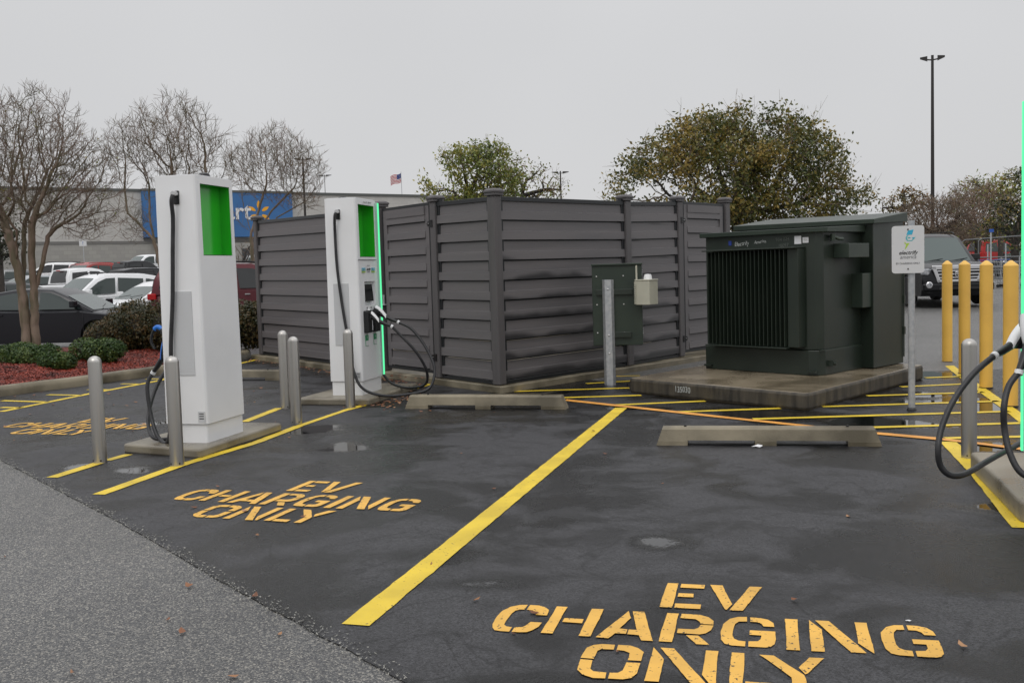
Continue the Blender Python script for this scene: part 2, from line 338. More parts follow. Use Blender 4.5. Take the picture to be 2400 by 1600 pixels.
def paintmat(n, c, wear=.66):
    m = bpy.data.materials.new(n); m.use_nodes = True; t = m.node_tree; b = t.nodes['Principled BSDF']; L = t.links.new
    tcn = N(t, 'ShaderNodeTexCoord'); n1 = N(t, 'ShaderNodeTexNoise'); n1.inputs['Scale'].default_value = 55; n1.inputs['Detail'].default_value = 6; L(tcn.outputs['Object'], n1.inputs['Vector'])
    n2 = N(t, 'ShaderNodeTexNoise'); n2.inputs['Scale'].default_value = 3; n2.inputs['Detail'].default_value = 4; L(tcn.outputs['Object'], n2.inputs['Vector'])
    r = N(t, 'ShaderNodeMapRange'); L(n1.outputs[0], r.inputs['Value']); r.inputs['From Min'].default_value = wear; r.inputs['From Max'].default_value = wear + .04
    r2 = N(t, 'ShaderNodeMapRange'); L(n2.outputs[0], r2.inputs['Value']); r2.inputs['From Min'].default_value = .35; r2.inputs['From Max'].default_value = .65; r2.inputs['To Min'].default_value = .80; r2.inputs['To Max'].default_value = 1.05
    s = N(t, 'ShaderNodeVectorMath', operation='SCALE'); s.inputs[0].default_value = c; L(r2.outputs[0], s.inputs['Scale'])
    x = N(t, 'ShaderNodeMix', data_type='RGBA'); L(r.outputs[0], x.inputs[0]); L(s.outputs[0], x.inputs[6]); x.inputs[7].default_value = (.05, .04, .02, 1); L(x.outputs[2], b.inputs['Base Color'])
    b.inputs['Roughness'].default_value = .5
    bp = N(t, 'ShaderNodeBump'); bp.inputs['Strength'].default_value = .3; bp.inputs['Distance'].default_value = .003; L(n1.outputs[0], bp.inputs['Height']); L(bp.outputs[0], b.inputs['Normal']); MATS[n] = m
paintmat('line_yellow', (.78, .56, .03)); paintmat('letter_yellow', (.80, .45, .07), .63); paintmat('line_orange', (.80, .36, .06)); paintmat('line_white', (.5, .5, .5), .58)
# ================================================================== GROUND
random.seed(4)
def ground_sheet():
    xs = [-400, -250, -150, -100] + list(range(-80, 81, 4)) + [100, 150, 250, 400]; ys = [-60, -20, -5, 0] + list(range(4, 131, 3)) + [150, 200, 300, 500, 900]
    m = MB(); V = [(x, y, terr(x, y)) for y in ys for x in xs]; W = len(xs)
    F = [(j * W + i, j * W + i + 1, (j + 1) * W + i + 1, (j + 1) * W + i) for j in range(len(ys) - 1) for i in range(W - 1)]
    return m.add(V, F)
tag(ground_sheet().build('ground', M['asphalt_old'], smooth=60, recalc=False), kind='structure')
def flat(pts, z, mb=None):
    mb = mb or MB(); mb.add([(p[0], p[1], z if len(p) < 3 else p[2]) for p in pts], [tuple(range(len(pts)))]); return mb
def jag(pts, step=.12, amp=.006, seed=0):
    out = []; n = len(pts)
    for i in range(n):
        a = Vector(pts[i][:2]); b = Vector(pts[(i + 1) % n][:2]); k = max(1, int((b - a).length / step)); nr = Vector((-(b - a).y, (b - a).x)).normalized()
        for j in range(k):
            p = a + (b - a) * j / k; q = mnoise.noise(Vector((p.x * 4, p.y * 4, seed))) + .6 * mnoise.noise(Vector((p.x * 23, p.y * 23, seed))); out.append(p + nr * amp * q)
    return out
seal = [(-16, 22.6), (-9.8, 15.27), *[tuple(at(x, y)[:2]) for x, y in ((0, 1078), (86, 1124), (275, 1222), (389, 1287), (499, 1353), (585, 1401), (700, 1461), (950, 1602))], (1.6, 1.0), (9, -1), (12, 6), (12.5, 13.6), (6.4, 15.3), (5.95, 15.75), (3.8, 21), (-2, 24), (-9, 23.5)]
seal_j = [tuple(p) for p in jag(seal, .022, .009)]
tag(flat(seal_j, .006).build('road', M['asphalt_sealed'], recalc=False), kind='structure')
# painted lines on the sealed asphalt
def strip(a, b, wd, mb, z=.010, seed=0, wob=.004):
    a = Vector(a[:2]); b = Vector(b[:2]); d = (b - a); L = d.length; d.normalize(); n = Vector((-d.y, d.x)); k = max(2, int(L / .05)); o = len(mb.v)
    for i in range(k + 1):
        p = a + d * (L * i / k); e = [mnoise.noise(Vector((p.x * 9, p.y * 9, seed + s))) * wob + mnoise.noise(Vector((p.x * 40, p.y * 40, seed + s))) * wob for s in (0, 7)]
        end = .0 if 0 < i < k else 0
        for s, q in ((1, e[0]), (-1, e[1])): v = p + n * s * (wd / 2 + q * s); mb.v.append((v.x, v.y, z))
    for i in range(k): mb.f.append((o + 2 * i, o + 2 * i + 1, o + 2 * i + 3, o + 2 * i + 2)); mb.m.append(0)
def lines(name, segs, matn, z=.010):
    mb = MB()
    for i, s in enumerate(segs):
        wd = s[2] if len(s) > 2 else .10
        strip(at(*s[0]) if s[0][0] > 60 or s[0][1] > 60 else s[0], at(*s[1]) if s[1][0] > 60 or s[1][1] > 60 else s[1], wd, mb, z, i * 3.3)
    o = mb.build(name, M[matn], recalc=False); return tag(o, kind='structure')
lines('stall_line', [((122, 1121), (238, 1084.5), .105), ((250, 1081), (302, 1066.5), .09), ((572, 990), (655, 957.5), .10), ((231, 1161), (420, 1093), .105), ((420, 1093), (600, 1038.5), .10), ((600, 1038.5), (700, 1000), .10), ((700, 1000), (812, 962), .08), ((812, 962), (862, 948), .10), ((900, 935), (1008, 901), .09)], 'line_yellow')
lines('stall_line', [((833, 1468), (1456, 957), .135)], 'line_yellow')
lines('stall_line', [((2400, 1240), (2295, 1111), .13), ((2295, 1111), (2222, 1037), .13), ((2212, 848), (2258, 884), .12), ((2258, 884), (2372, 965), .12), ((2372, 965), (2410, 995), .12)], 'line_yellow')
lines('stall_line', [((2, 966), (209, 924)), ((209, 924), (357, 896)), ((357, 896), (561, 853)), ((561, 853), (600, 844))], 'line_yellow')
lines('hatch_line', [((5, 940), (112, 943.3), .09), ((112, 926), (189, 927.5), .09), ((206, 914), (250, 914.5), .09), ((285, 900.5), (327, 901), .09), ((2, 956), (51, 956.8), .09), ((343, 889), (385, 889), .09)], 'line_yellow')
HT = [((2119, 844.5), (2206, 847.3), .10), ((2169, 858), (2219, 856)), ((2169, 886.6), (2259, 883)), ((2111, 908), (2275, 900.3)), ((2032, 929), (2306, 920.5)), ((1927, 954.5), (2341, 941.6)), ((1765, 983.6), (2366, 965.6)), ((1850, 1009), (2408, 992.6)), ((2215, 1028.6), (2404, 1025)),
      ((1166, 919.6), (1475, 910.4)), ((1310, 933.5), (1503, 927.7)), ((1441, 950.5), (1653, 941.2)), ((1585, 966.9), (1829, 958.4)), ((1374, 900), (1480, 894)), ((1444, 882.9), (1500, 881.5)), ((1577, 854), (1660, 851))]
lines('hatch_line', HT, 'line_yellow', .010)
lines('hatch_edge_line', [((1322, 939), (1470, 955.2), .11), ((1470, 955.2), (1700, 980.7), .11), ((1700, 980.7), (2051, 1018), .10), ((2051, 1018), (2200, 1031.2), .12), ((2200, 1031.2), (2294, 1042), .09), ((2294, 1042), (2405, 1056.5), .09)], 'line_orange', .014)
lines('bay_line', [((2290, 708), (2350, 717), .1), ((2285, 717), (2360, 719), .1), ((2119, 730), (2140, 738), .1)], 'line_white', .03)
# stencilled words
GL = []
def q4(*p): GL.append(list(p))
def box4(x0, y0, x1, y1): GL.append([(x0, y0), (x1, y0), (x1, y1), (x0, y1)])
box4(-.237, .418, -.182, .777); box4(-.169, .714, -.055, .773); box4(-.17, .578, -.1, .629); box4(-.171, .418, -.056, .478)
q4((-.031, .776), (.026, .776), (.081, .507), (.059, .424), (.052, .43)); q4((.154, .778), (.211, .78), (.13, .422), (.072, .42))
def cshape(x):
    q4((x, .354), (x - .036, .346), (x - .072, .314), (x - .095, .254), (x - .1, .178), (x - .095, .079), (x - .084, .036), (x - .067, .007), (x - .04, .0), (x, .0), (x, .056), (x - .028, .061), (x - .041, .081), (x - .046, .12), (x - .046, .227), (x - .038, .27), (x - .02, .286), (x, .288))
cshape(-.835); q4((-.824, .354), (-.783, .352), (-.75, .335), (-.726, .3), (-.718, .228), (-.766, .226), (-.777, .257), (-.795, .284), (-.824, .288)); q4((-.824, .056), (-.79, .062), (-.779, .084), (-.771, .131), (-.722, .132), (-.725, .08), (-.742, .033), (-.759, .008), (-.79, 0), (-.824, 0))
box4(-.699, .008, -.648, .354); box4(-.534, -.002, -.482, .346); q4((-.634, .206), (-.548, .204), (-.546, .15), (-.634, .156))
q4((-.368, .343), (-.346, .252), (-.377, .112), (-.343, .107), (-.341, .056), (-.39, .054), (-.407, -.007), (-.458, -.006)); q4((-.349, .34), (-.297, .34), (-.221, -.012), (-.27, -.012), (-.286, .047), (-.334, .051), (-.336, .106), (-.303, .107))
box4(-.197, -.01, -.144, .342); q4((-.132, .34), (-.053, .338), (-.014, .314), (.01, .269), (.012, .225), (-.041, .224), (-.048, .254), (-.067, .282), (-.132, .286)); q4((-.041, .212), (.012, .213), (.005, .155), (-.014, .112), (-.038, .097), (-.134, .098), (-.133, .151), (-.067, .153), (-.049, .171)); q4((-.093, .079), (-.043, .08), (.008, -.018), (-.045, -.018))
def gshape(x):
    q4((x, .342), (x - .036, .337), (x - .07, .307), (x - .097, .238), (x - .104, .149), (x - .1, .054), (x - .083, .005), (x - .055, -.01), (x, -.011), (x, .046), (x - .027, .05), (x - .046, .07), (x - .054, .109), (x - .053, .2), (x - .048, .246), (x - .033, .28), (x, .286))
    q4((x + .014, .342), (x + .055, .34), (x + .09, .322), (x + .111, .284), (x + .115, .236), (x + .07, .235), (x + .063, .264), (x + .045, .283), (x + .014, .284))
    q4((x + .015, .179), (x + .117, .179), (x + .118, .091), (x + .115, .033), (x + .1, .002), (x + .08, -.01), (x + .012, -.011), (x + .012, .047), (x + .05, .054), (x + .062, .081), (x + .063, .125), (x + .015, .126))
gshape(.15); box4(.31, -.02, .363, .346); q4((.41, .346), (.457, .235), (.457, -.02), (.406, -.02)); q4((.435, .346), (.493, .346), (.615, -.006), (.556, -.008)); q4((.596, .348), (.646, .348), (.644, -.007), (.593, .098)); gshape(.79)
q4((-.368, -.078), (-.42, -.078), (-.455, -.095), (-.478, -.13), (-.482, -.24), (-.43, -.242), (-.428, -.156), (-.415, -.136), (-.366, -.132)); q4((-.355, -.078), (-.305, -.078), (-.27, -.1), (-.244, -.14), (-.243, -.234), (-.295, -.234), (-.298, -.158), (-.322, -.138), (-.354, -.133)); q4((-.48, -.254), (-.43, -.257), (-.425, -.345), (-.41, -.366), (-.36, -.371), (-.355, -.426), (-.40, -.43), (-.445, -.405), (-.475, -.36)); q4((-.297, -.256), (-.243, -.256), (-.245, -.36), (-.26, -.405), (-.29, -.424), (-.343, -.426), (-.346, -.371), (-.315, -.366), (-.3, -.34))
q4((-.21, -.08), (-.157, -.2), (-.155, -.425), (-.208, -.425)); q4((-.183, -.08), (-.128, -.08), (.025, -.43), (-.032, -.432)); q4((-.002, -.08), (.047, -.08), (.052, -.425), (.035, -.422), (-.002, -.33)); box4(.1, -.42, .148, -.085); q4((.158, -.366), (.27, -.368), (.272, -.428), (.158, -.42))
q4((.205, -.09), (.262, -.092), (.37, -.27), (.375, -.305), (.375, -.43), (.325, -.43), (.325, -.30)); q4((.352, -.20), (.395, -.09), (.452, -.088), (.385, -.25), (.375, -.262))
def stencil(o, ang, s, label=None):
    mb = MB(); a = R(ang); ex = Vector((math.cos(a), math.sin(a))); ey = Vector((-ex.y, ex.x))
    for P in GL:
        pw = [Vector(o) + (ex * x + ey * y) * s for x, y in P]; flat(jag([tuple(p) for p in pw], .03, .0035), .0105, mb)
    return tag(mb.build('stencilled_words', M['letter_yellow'], recalc=False), kind='structure')
stencil((.7604, 4.087), -14.1, 1); stencil((-1.5766, 6.859), -18.45, .984); stencil((-4.74, 10.86), -15.1, .95)
# ------------------------------------------------------------------ planted island on the left
isl = [(-19, 13.4), (-13, 13.3), (-9.5, 13.45), (-7.16, 14.0), (-6.82, 14.75), (-6.5, 15.15), (-6.17, 15.95), (-5.75, 16.69), (-5.3, 17.9), (-5.0, 19.2), (-5.2, 20.6), (-6.2, 21.4), (-9, 21.8), (-13, 21.9), (-19, 21.8)]
isl = [Vector(p) for p in isl]
def inset(poly, d):
    n = len(poly); out = []
    for i in range(n):
        a, b, c = poly[i - 1], poly[i], poly[(i + 1) % n]; e1 = (b - a).normalized(); e2 = (c - b).normalized(); nn = (Vector((-e1.y, e1.x)) + Vector((-e2.y, e2.x))).normalized(); out.append(b + nn * d)
    return out
def smoothpoly(P, it=2):
    for _ in range(it):
        Q = []
        for i in range(len(P)): a, b = P[i], P[(i + 1) % len(P)]; Q += [a * .75 + b * .25, a * .25 + b * .75]
        P = Q
    return P
isl = smoothpoly(isl, 2)
def kerb(poly, wd, h, name, z0=0):
    mb = MB(); n = len(poly); rings = [(0, z0 - .02), (.0, h * .55), (.02, h - .012), (.045, h), (wd - .02, h), (wd, h - .02), (wd, z0 - .02)]
    P = [inset(poly, r[0]) for r in rings]
    for k, r in enumerate(rings): mb.v += [(p.x, p.y, r[1] + .004 * mnoise.noise(Vector((p.x, p.y, k)))) for p in P[k]]
    for k in range(len(rings) - 1):
        for i in range(n): j = (i + 1) % n; mb.f.append((k * n + i, k * n + j, (k + 1) * n + j, (k + 1) * n + i)); mb.m.append(0)
    return tag(mb.build(name, M['concrete'], smooth=50), kind='structure')
kerb(isl, .17, .15, 'kerb')
bed = inset(isl, .16); mb = MB(); nb = len(bed); ctr = sum(bed, Vector((0, 0))) / nb
def bedz(p):
    d = min((p - q).length for q in bed[::3]); return .10 + .16 * sstep(0, 2.0, d) + .02 * mnoise.noise(Vector((p.x * 2, p.y * 2, 1)))
xs = [i * .16 for i in range(-120, -28)]; ys = [13 + i * .16 for i in range(0, 58)]
def inside(p, poly):
    c = False
    for i in range(len(poly)):
        a, b = poly[i - 1], poly[i]
        if (a.y > p.y) != (b.y > p.y) and p.x < (b.x - a.x) * (p.y - a.y) / (b.y - a.y) + a.x: c = not c
    return c
idx = {}
for i, x in enumerate(xs):
    for j, y in enumerate(ys):
        p = Vector((x, y))
        if inside(p, isl): 
            idx[i, j] = len(mb.v); ok = inside(p, bed); mb.v.append((x, y, bedz(p) if ok else .10))
for (i, j), a in idx.items():
    if (i + 1, j) in idx and (i, j + 1) in idx and (i + 1, j + 1) in idx: mb.f.append((a, idx[i + 1, j], idx[i + 1, j + 1], idx[i, j + 1])); mb.m.append(0)
tag(mb.build('mulch_bed', M['mulch_soil'], smooth=60, recalc=False), kind='structure')
def chips(name, spots, matn, size, tall=1, flatn=.5):
    mb = MB()
    for p in spots:
        a = random.random() * 6.283; l = size * random.uniform(.5, 1.4); wd = l * random.uniform(.25, .6); d = Vector((math.cos(a), math.sin(a), random.uniform(-flatn, flatn))).normalized() * l; n = Vector((-math.sin(a), math.cos(a), random.uniform(-flatn, flatn))).normalized() * wd
        c = Vector(p); dz = abs(d.z) + abs(n.z); c.z += dz * .5 + .002
        k_ = Vector((0, 0, l * .16)); mb.add([c - d * .5 + k_, c - d * .2 + n * .42, c + d * .18 + n * .5, c + d * .52 + k_, c + d * .2 - n * .45, c - d * .22 - n * .5 + k_ * .6], [(0, 1, 2, 3), (0, 3, 4, 5)])
    return mb.build(name, M[matn], recalc=False)
sp = []
while len(sp) < 30000:
    p = Vector((random.uniform(-9.5, -4.8), random.uniform(13.6, 21)))
    if random.random() < (20 - p.y) / 6 and inside(p, bed): sp.append((p.x, p.y, bedz(p)))
tag(chips('mulch_chips', sp, 'mulch_chip', .036), 'red shredded bark mulch covering the planted island', 'mulch', kind='stuff')
# ================================================================== CONCRETE PADS
def pad(name, pts, h, label, matn='concrete_pad', rnd=.05, bev=.02, group=None, cat='concrete pad'):
    P = []; n = len(pts)
    for i in range(n):
        a, b, c = Vector(pts[i - 1]), Vector(pts[i]), Vector(pts[(i + 1) % n]); e1 = (a - b).normalized(); e2 = (c - b).normalized()
        for k in range(4): t = k / 3; P.append(b + e1 * rnd * (1 - t) ** 2 + e2 * rnd * t * t)
    o = MB().prism([tuple(p) for p in P], .0, h).build(name, M[matn], bevel=bev, seg=3, smooth=35)
    return tag(o, label, cat, group)
EX = Vector((math.cos(R(-14)), math.sin(R(-14)), 0)); EY = Vector((-EX.y, EX.x, 0))
G2 = 'concrete pads under the chargers'
def quad(c, a, b, ex=EX, ey=EY): c = Vector(c); return [tuple((c + ex * x + ey * y)[:2]) for x, y in ((-a, -b), (a, -b), (a, b), (-a, b))]
pad('concrete_pad', [(-3.56, 9.22), (-2.73, 8.78), (-2.335, 10.26), (-3.16, 10.52)], .085, 'wet concrete pad under the nearest whole charger, on the left', group=G2)
pad('concrete_pad', [(-2.62, 12.28), (-1.70, 12.02), (-1.26, 13.6), (-2.16, 13.86)], .085, 'wet concrete pad under the charger with the touch screen', group=G2)
pad('concrete_pad', [(3.30, 7.38), (2.90, 5.82), (3.80, 5.58), (4.2, 7.14)], .135, 'pale concrete pad under the charger cut off by the right edge', group=G2)
PADZ = .19
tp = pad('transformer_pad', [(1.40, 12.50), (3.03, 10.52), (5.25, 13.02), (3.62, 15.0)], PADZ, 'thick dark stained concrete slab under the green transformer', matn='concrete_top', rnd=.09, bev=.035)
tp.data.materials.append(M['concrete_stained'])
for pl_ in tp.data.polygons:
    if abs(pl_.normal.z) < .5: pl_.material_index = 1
# ================================================================== BOLLARDS
st = empty('steel_bollard', (0, 0, 0), 0); pr = [(.057, -.02), (.057, .87)] + [(.057 * math.cos(a), .87 + .055 * math.sin(a)) for a in [R(k) for k in (15, 30, 45, 60, 75, 88)]]
MB().lathe(pr, n=32).build('post', M['steel_brushed'], st, smooth=50)
for a in (3.9, 5.3):
    MB().lathe([(.004, 0), (.009, .001), (.009, .006), (.004, .009)], n=8, c=(0, 0, 0), ax='x').build('bolt', M['hinge_black'], st).location = (.057 * math.cos(a), .057 * math.sin(a), .03)
    st.children[-1].rotation_euler = (0, 0, a)
SB = [(-3.567, 8.733, 'leftmost stainless steel bollard, at the front left corner of the near charger pad'), (-2.824, 8.482, 'stainless steel bollard standing right in front of the near white charger'),
      (-2.681, 11.985, 'steel bollard, left one of the close pair between the two white chargers'), (-2.287, 10.703, 'steel bollard on the yellow line, right one of the close pair between the chargers'),
      (-1.897, 11.849, 'steel bollard in front of the charger with the touch screen'), (3.486, 7.802, 'steel bollard behind the hanging cable at the right edge')]
for i, (x, y, l) in enumerate(SB):
    o = st if i == 0 else copy_tree(st); o.location = (x, y, .0); o.rotation_euler[2] = random.uniform(-.2, .2); tag(o, l, 'bollard', 'stainless steel bollards guarding the chargers')
yb = empty('yellow_bollard', (0, 0, 0)); MB().lathe([(.072, .012), (.072, 1.435), (.066, 1.445), (.015, 1.487), (.004, 1.489)], n=32).build('sleeve', M['bollard_yellow'], yb, smooth=30)
MB().lathe([(.078, 0), (.078, .012), (.07, .014)], n=32).build('base_ring', M['dark_plastic'], yb)
YL = ['yellow bollard farthest from the camera, nearest the road sign', 'second yellow bollard of the row, counted from the sign', 'third yellow bollard of the row, behind the steel bollard and cable', 'yellow bollard closest to the camera, beside the glowing green strip']
for i, (x, y) in enumerate([(6.401, 15.049), (5.947, 13.448), (5.535, 11.943), (5.083, 10.429)]):
    o = yb if i == 0 else copy_tree(yb); o.location = (x, y, .006); tag(o, YL[i], 'bollard', 'row of yellow bollards beside the hatched area')
# ================================================================== WHEEL STOPS
def wheel_stop(c, ang, label, L=1.86):
    t = empty('wheel_stop', (c[0], c[1], .006), ang, label, 'wheel stop', 'concrete wheel stops at the bay heads')
    prof = [(-.085, 0), (-.085, .035), (-.066, .135), (-.05, .152), (.05, .152), (.066, .135), (.085, .035), (.085, 0)]
    m = MB(); xs_ = [(-L / 2, .86), (-L / 2 + .09, 1)] + [(L / 2 - .09, 1), (L / 2, .86)]; segs = [(-L / 2 + .0, 0), (-.62, 0), (-.62, 1), (-.1, 1), (-.1, 0), (.1, 0), (.1, 1), (.62, 1), (.62, 0), (L / 2, 0)]
    X = sorted(set([-L / 2, -L / 2 + .085, -.66, -.10, .08, .66, L / 2 - .085, L / 2])); X = []
    for x, z0 in ((-L / 2, 0), (-.66, 0), (-.659, .045), (-.10, .045), (-.099, 0), (.08, 0), (.081, .045), (.655, .045), (.656, 0), (L / 2, 0)): X.append((x, z0))
    for x, z0 in X:
        for y, z in prof:
            xx = x
            if abs(x) > L / 2 - .01: xx = (abs(x) - .055 * (z / .152)) * (1 if x > 0 else -1)
            m.v.append((xx + .003 * mnoise.noise(Vector((x * 7, y * 20, z * 20))), y, max(z, z0) if z0 and z < .04 else z))
    k = len(prof)
    for i in range(len(X) - 1):
        for j in range(k): a = i * k + j; b = i * k + (j + 1) % k; m.f.append((a, b, b + k, a + k)); m.m.append(0)
    m.f.append(tuple(range(k))); m.f.append(tuple(range((len(X) - 1) * k, len(X) * k))); m.m += [0, 0]
    m.build('block', M['concrete'], t, bevel=.008, seg=2)
    for s in (-.68, .66): MB().lathe([(.012, 0), (.012, .012), (.004, .016)], n=10, c=(s, 0, .150)).build('anchor_pin', M['hinge_black'], t)
    return t
wheel_stop((-.347 + .03, 11.40 + .08), math.atan2(-.467, 1.807), 'concrete wheel stop in front of the fence corner, left of the long yellow line', L=1.87)
wheel_stop((2.12 + .02, 8.566 + .085), math.atan2(-.378, 1.809), 'concrete wheel stop nearest the camera, in front of the transformer slab', L=1.85)
wheel_stop((-4.33, 15.62), math.atan2(-.3, 1), 'mostly hidden concrete wheel stop behind the near white charger', L=1.86)
# ================================================================== FENCE ENCLOSURE
FC = Vector((-.174, 12.979, 0)); L2 = Vector((-.984, 14.082, 0)); L3 = Vector((-1.898, 15.38, 0)); L4 = Vector((-4.703, 19.345, 0)); R2 = Vector((1.699, 15.026, 0)); R3 = Vector((2.66, 16.247, 0)); R4 = Vector((3.655, 17.42, 0)); R5 = Vector((5.0, 19.0, 0)); BK = Vector((.9, 23.6, 0))
HT_ = {id(FC): 2.575, id(L2): 2.593, id(L3): 2.625, id(L4): 2.70, id(R2): 2.59, id(R3): 2.63, id(R4): 2.66, id(R5): 2.7, id(BK): 2.7}
fence = empty('privacy_fence', FC, 0, 'grey horizontal plank enclosure with capped posts around the charging equipment', 'fence')
Z0 = .10
m = MB()
off = .17
slab = [FC + Vector((.02, -.22, 0)), R4 + Vector((.3, -.12, 0)), BK + Vector((.2, .3, 0)), L4 + Vector((-.28, .1, 0)), L4 + Vector((-.12, -.15, 0))]
pad('fence_slab', [tuple(p[:2]) for p in slab], .095, 'narrow wet concrete slab edge running under the grey fence', matn='concrete', rnd=.08, bev=.012)
def fpost(p):
    h = HT_[id(p)]; d = [(L2 - FC).normalized(), (R2 - FC).normalized()][0 if p in (L2, L3, L4) else 1]
    if p is FC: d = Vector((1, 0, 0))
    n = Vector((-d.y, d.x, 0)); ax = (d, n, Vector((0, 0, 1)))
    if p is FC: ax = ((R2 - FC).normalized(), Vector((-(R2 - FC).normalized().y, (R2 - FC).normalized().x, 0)), Vector((0, 0, 1)))
    o = MB().box((p.x, p.y, (Z0 + h - .09) / 2), (.066, .066, (h - .09 - Z0) / 2), ax).build('post', M['fence_post'], fence, world=True, bevel=.014)
    c = MB().box((p.x, p.y, h - .072), (.088, .088, .018), ax).box((p.x, p.y, h - .04), (.098, .098, .014), ax).box((p.x, p.y, h - .014), (.092, .092, .012), ax, tap=.72)
    c.build('post_cap', M['fence_post'], o, world=True, bevel=.005)
for p in (FC, L2, L3, L4, R2, R3, R4, BK): fpost(p)
def slats(a, b, za, zb0, zb1, out, mb, pitch=.2475, lift=0, mi=0):
    d = (b - a); L = d.length; d.normalize(); k = 0; z = za
    prof = [(.0, .055), (.012, .053), (.016, .56), (.030, .575), (.040, .965), (.034, .985), (.0, .99)]   # u from the bottom, out
    n = max(1, round((zb0 - za) / pitch)); pa = (zb0 - za) / n; pb = (zb1 - za) / n
    for i in range(n):
        o = len(mb.v)
        for s, pt in ((0, pa), (L, pb)):
            zz = za + pt * i
            ins = .0
            for j, (q, u) in enumerate([(-.012, .0), (-.012, .085), (.042, .08), (.036, .50), (.018, .52), (.014, 1.0)]):
                p = a + d * s + out * q; mb.v.append((p.x, p.y, zz + pt * u))
        c = 6
        for j in range(c - 1): mb.f.append((o + j, o + j + 1, o + c + j + 1, o + c + j)); mb.m.append(mi if j > 1 else 1)  # black strip at each slat's foot: shadow line put into the colour
        mb.f.append(tuple(o + j for j in range(c))); mb.f.append(tuple(o + c + j for j in range(c))); mb.m += [mi, mi]
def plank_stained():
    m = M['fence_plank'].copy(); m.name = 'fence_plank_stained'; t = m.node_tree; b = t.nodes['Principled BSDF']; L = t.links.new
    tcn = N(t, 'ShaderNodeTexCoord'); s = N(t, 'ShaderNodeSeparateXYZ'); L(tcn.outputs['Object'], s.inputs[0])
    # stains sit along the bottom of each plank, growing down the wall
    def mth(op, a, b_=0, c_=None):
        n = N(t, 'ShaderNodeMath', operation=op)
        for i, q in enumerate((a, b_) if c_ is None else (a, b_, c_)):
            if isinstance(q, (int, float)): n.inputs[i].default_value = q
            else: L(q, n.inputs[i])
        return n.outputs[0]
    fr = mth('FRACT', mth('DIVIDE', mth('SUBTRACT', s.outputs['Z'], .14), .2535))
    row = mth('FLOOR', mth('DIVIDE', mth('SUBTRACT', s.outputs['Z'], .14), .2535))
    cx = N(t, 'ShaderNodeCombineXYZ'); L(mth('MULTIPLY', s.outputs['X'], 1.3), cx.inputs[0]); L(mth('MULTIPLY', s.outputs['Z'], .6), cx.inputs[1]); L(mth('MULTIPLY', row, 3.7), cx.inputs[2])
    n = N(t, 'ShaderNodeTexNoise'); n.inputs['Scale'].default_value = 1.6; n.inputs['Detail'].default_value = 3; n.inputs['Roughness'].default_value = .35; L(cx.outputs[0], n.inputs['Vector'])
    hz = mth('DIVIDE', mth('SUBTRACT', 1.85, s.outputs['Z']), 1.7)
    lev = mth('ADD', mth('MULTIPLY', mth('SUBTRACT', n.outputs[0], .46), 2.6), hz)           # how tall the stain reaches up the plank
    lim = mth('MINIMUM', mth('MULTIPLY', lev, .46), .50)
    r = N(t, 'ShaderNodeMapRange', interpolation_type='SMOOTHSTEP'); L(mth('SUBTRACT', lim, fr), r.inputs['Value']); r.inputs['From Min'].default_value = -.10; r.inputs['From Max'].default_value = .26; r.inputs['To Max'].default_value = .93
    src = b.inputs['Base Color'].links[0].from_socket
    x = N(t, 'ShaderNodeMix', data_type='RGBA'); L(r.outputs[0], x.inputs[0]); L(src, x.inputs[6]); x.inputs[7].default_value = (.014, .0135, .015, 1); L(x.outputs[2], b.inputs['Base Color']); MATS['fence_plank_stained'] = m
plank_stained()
UPZ = Vector((0, 0, 1))
def wall(a, b, out, stained=False, gap=.075):
    d = (b - a).normalized(); ha, hb = HT_[id(a)], HT_[id(b)]; A = a + d * gap; B = b - d * gap; top = .115
    mb = MB(); slats(A, B, Z0 + .04, ha - top - .04, hb - top - .04, out, mb)
    o = mb.build('slat_panel', [M['fence_plank_stained' if stained else 'fence_plank'], M['fence_rail_and_shadow']], fence, world=True)
    r = MB(); L = (B - A).length; ax = (d, out, UPZ); mid = (A + B) / 2; za = (ha + hb) / 2 - top
    sl_ = (hb - ha) / max(L, .01); dd = Vector((d.x, d.y, sl_)).normalized(); r.box((mid.x, mid.y, za - .012), (L / 2 + .01, .035, .028), (dd, out, UPZ))
    r.build('top_rail', M['fence_rail_and_shadow'], fence, world=True, bevel=.004)
    for P, s, h in ((A, 1, ha), (B, -1, hb)):
        q = P + d * s * .022; MB().box((q.x, q.y, (Z0 + h - top) / 2 + .02), (.029, .027, (h - top - Z0) / 2 + .03), ax).build('channel', M['fence_rail_and_shadow'], fence, world=True)
    mid2 = mid + out * .0; MB().box((mid2.x, mid2.y, Z0 + .02), (L / 2 - .02, .03, .018), ax).build('bottom_rail', M['fence_rail_and_shadow'], fence, world=True)
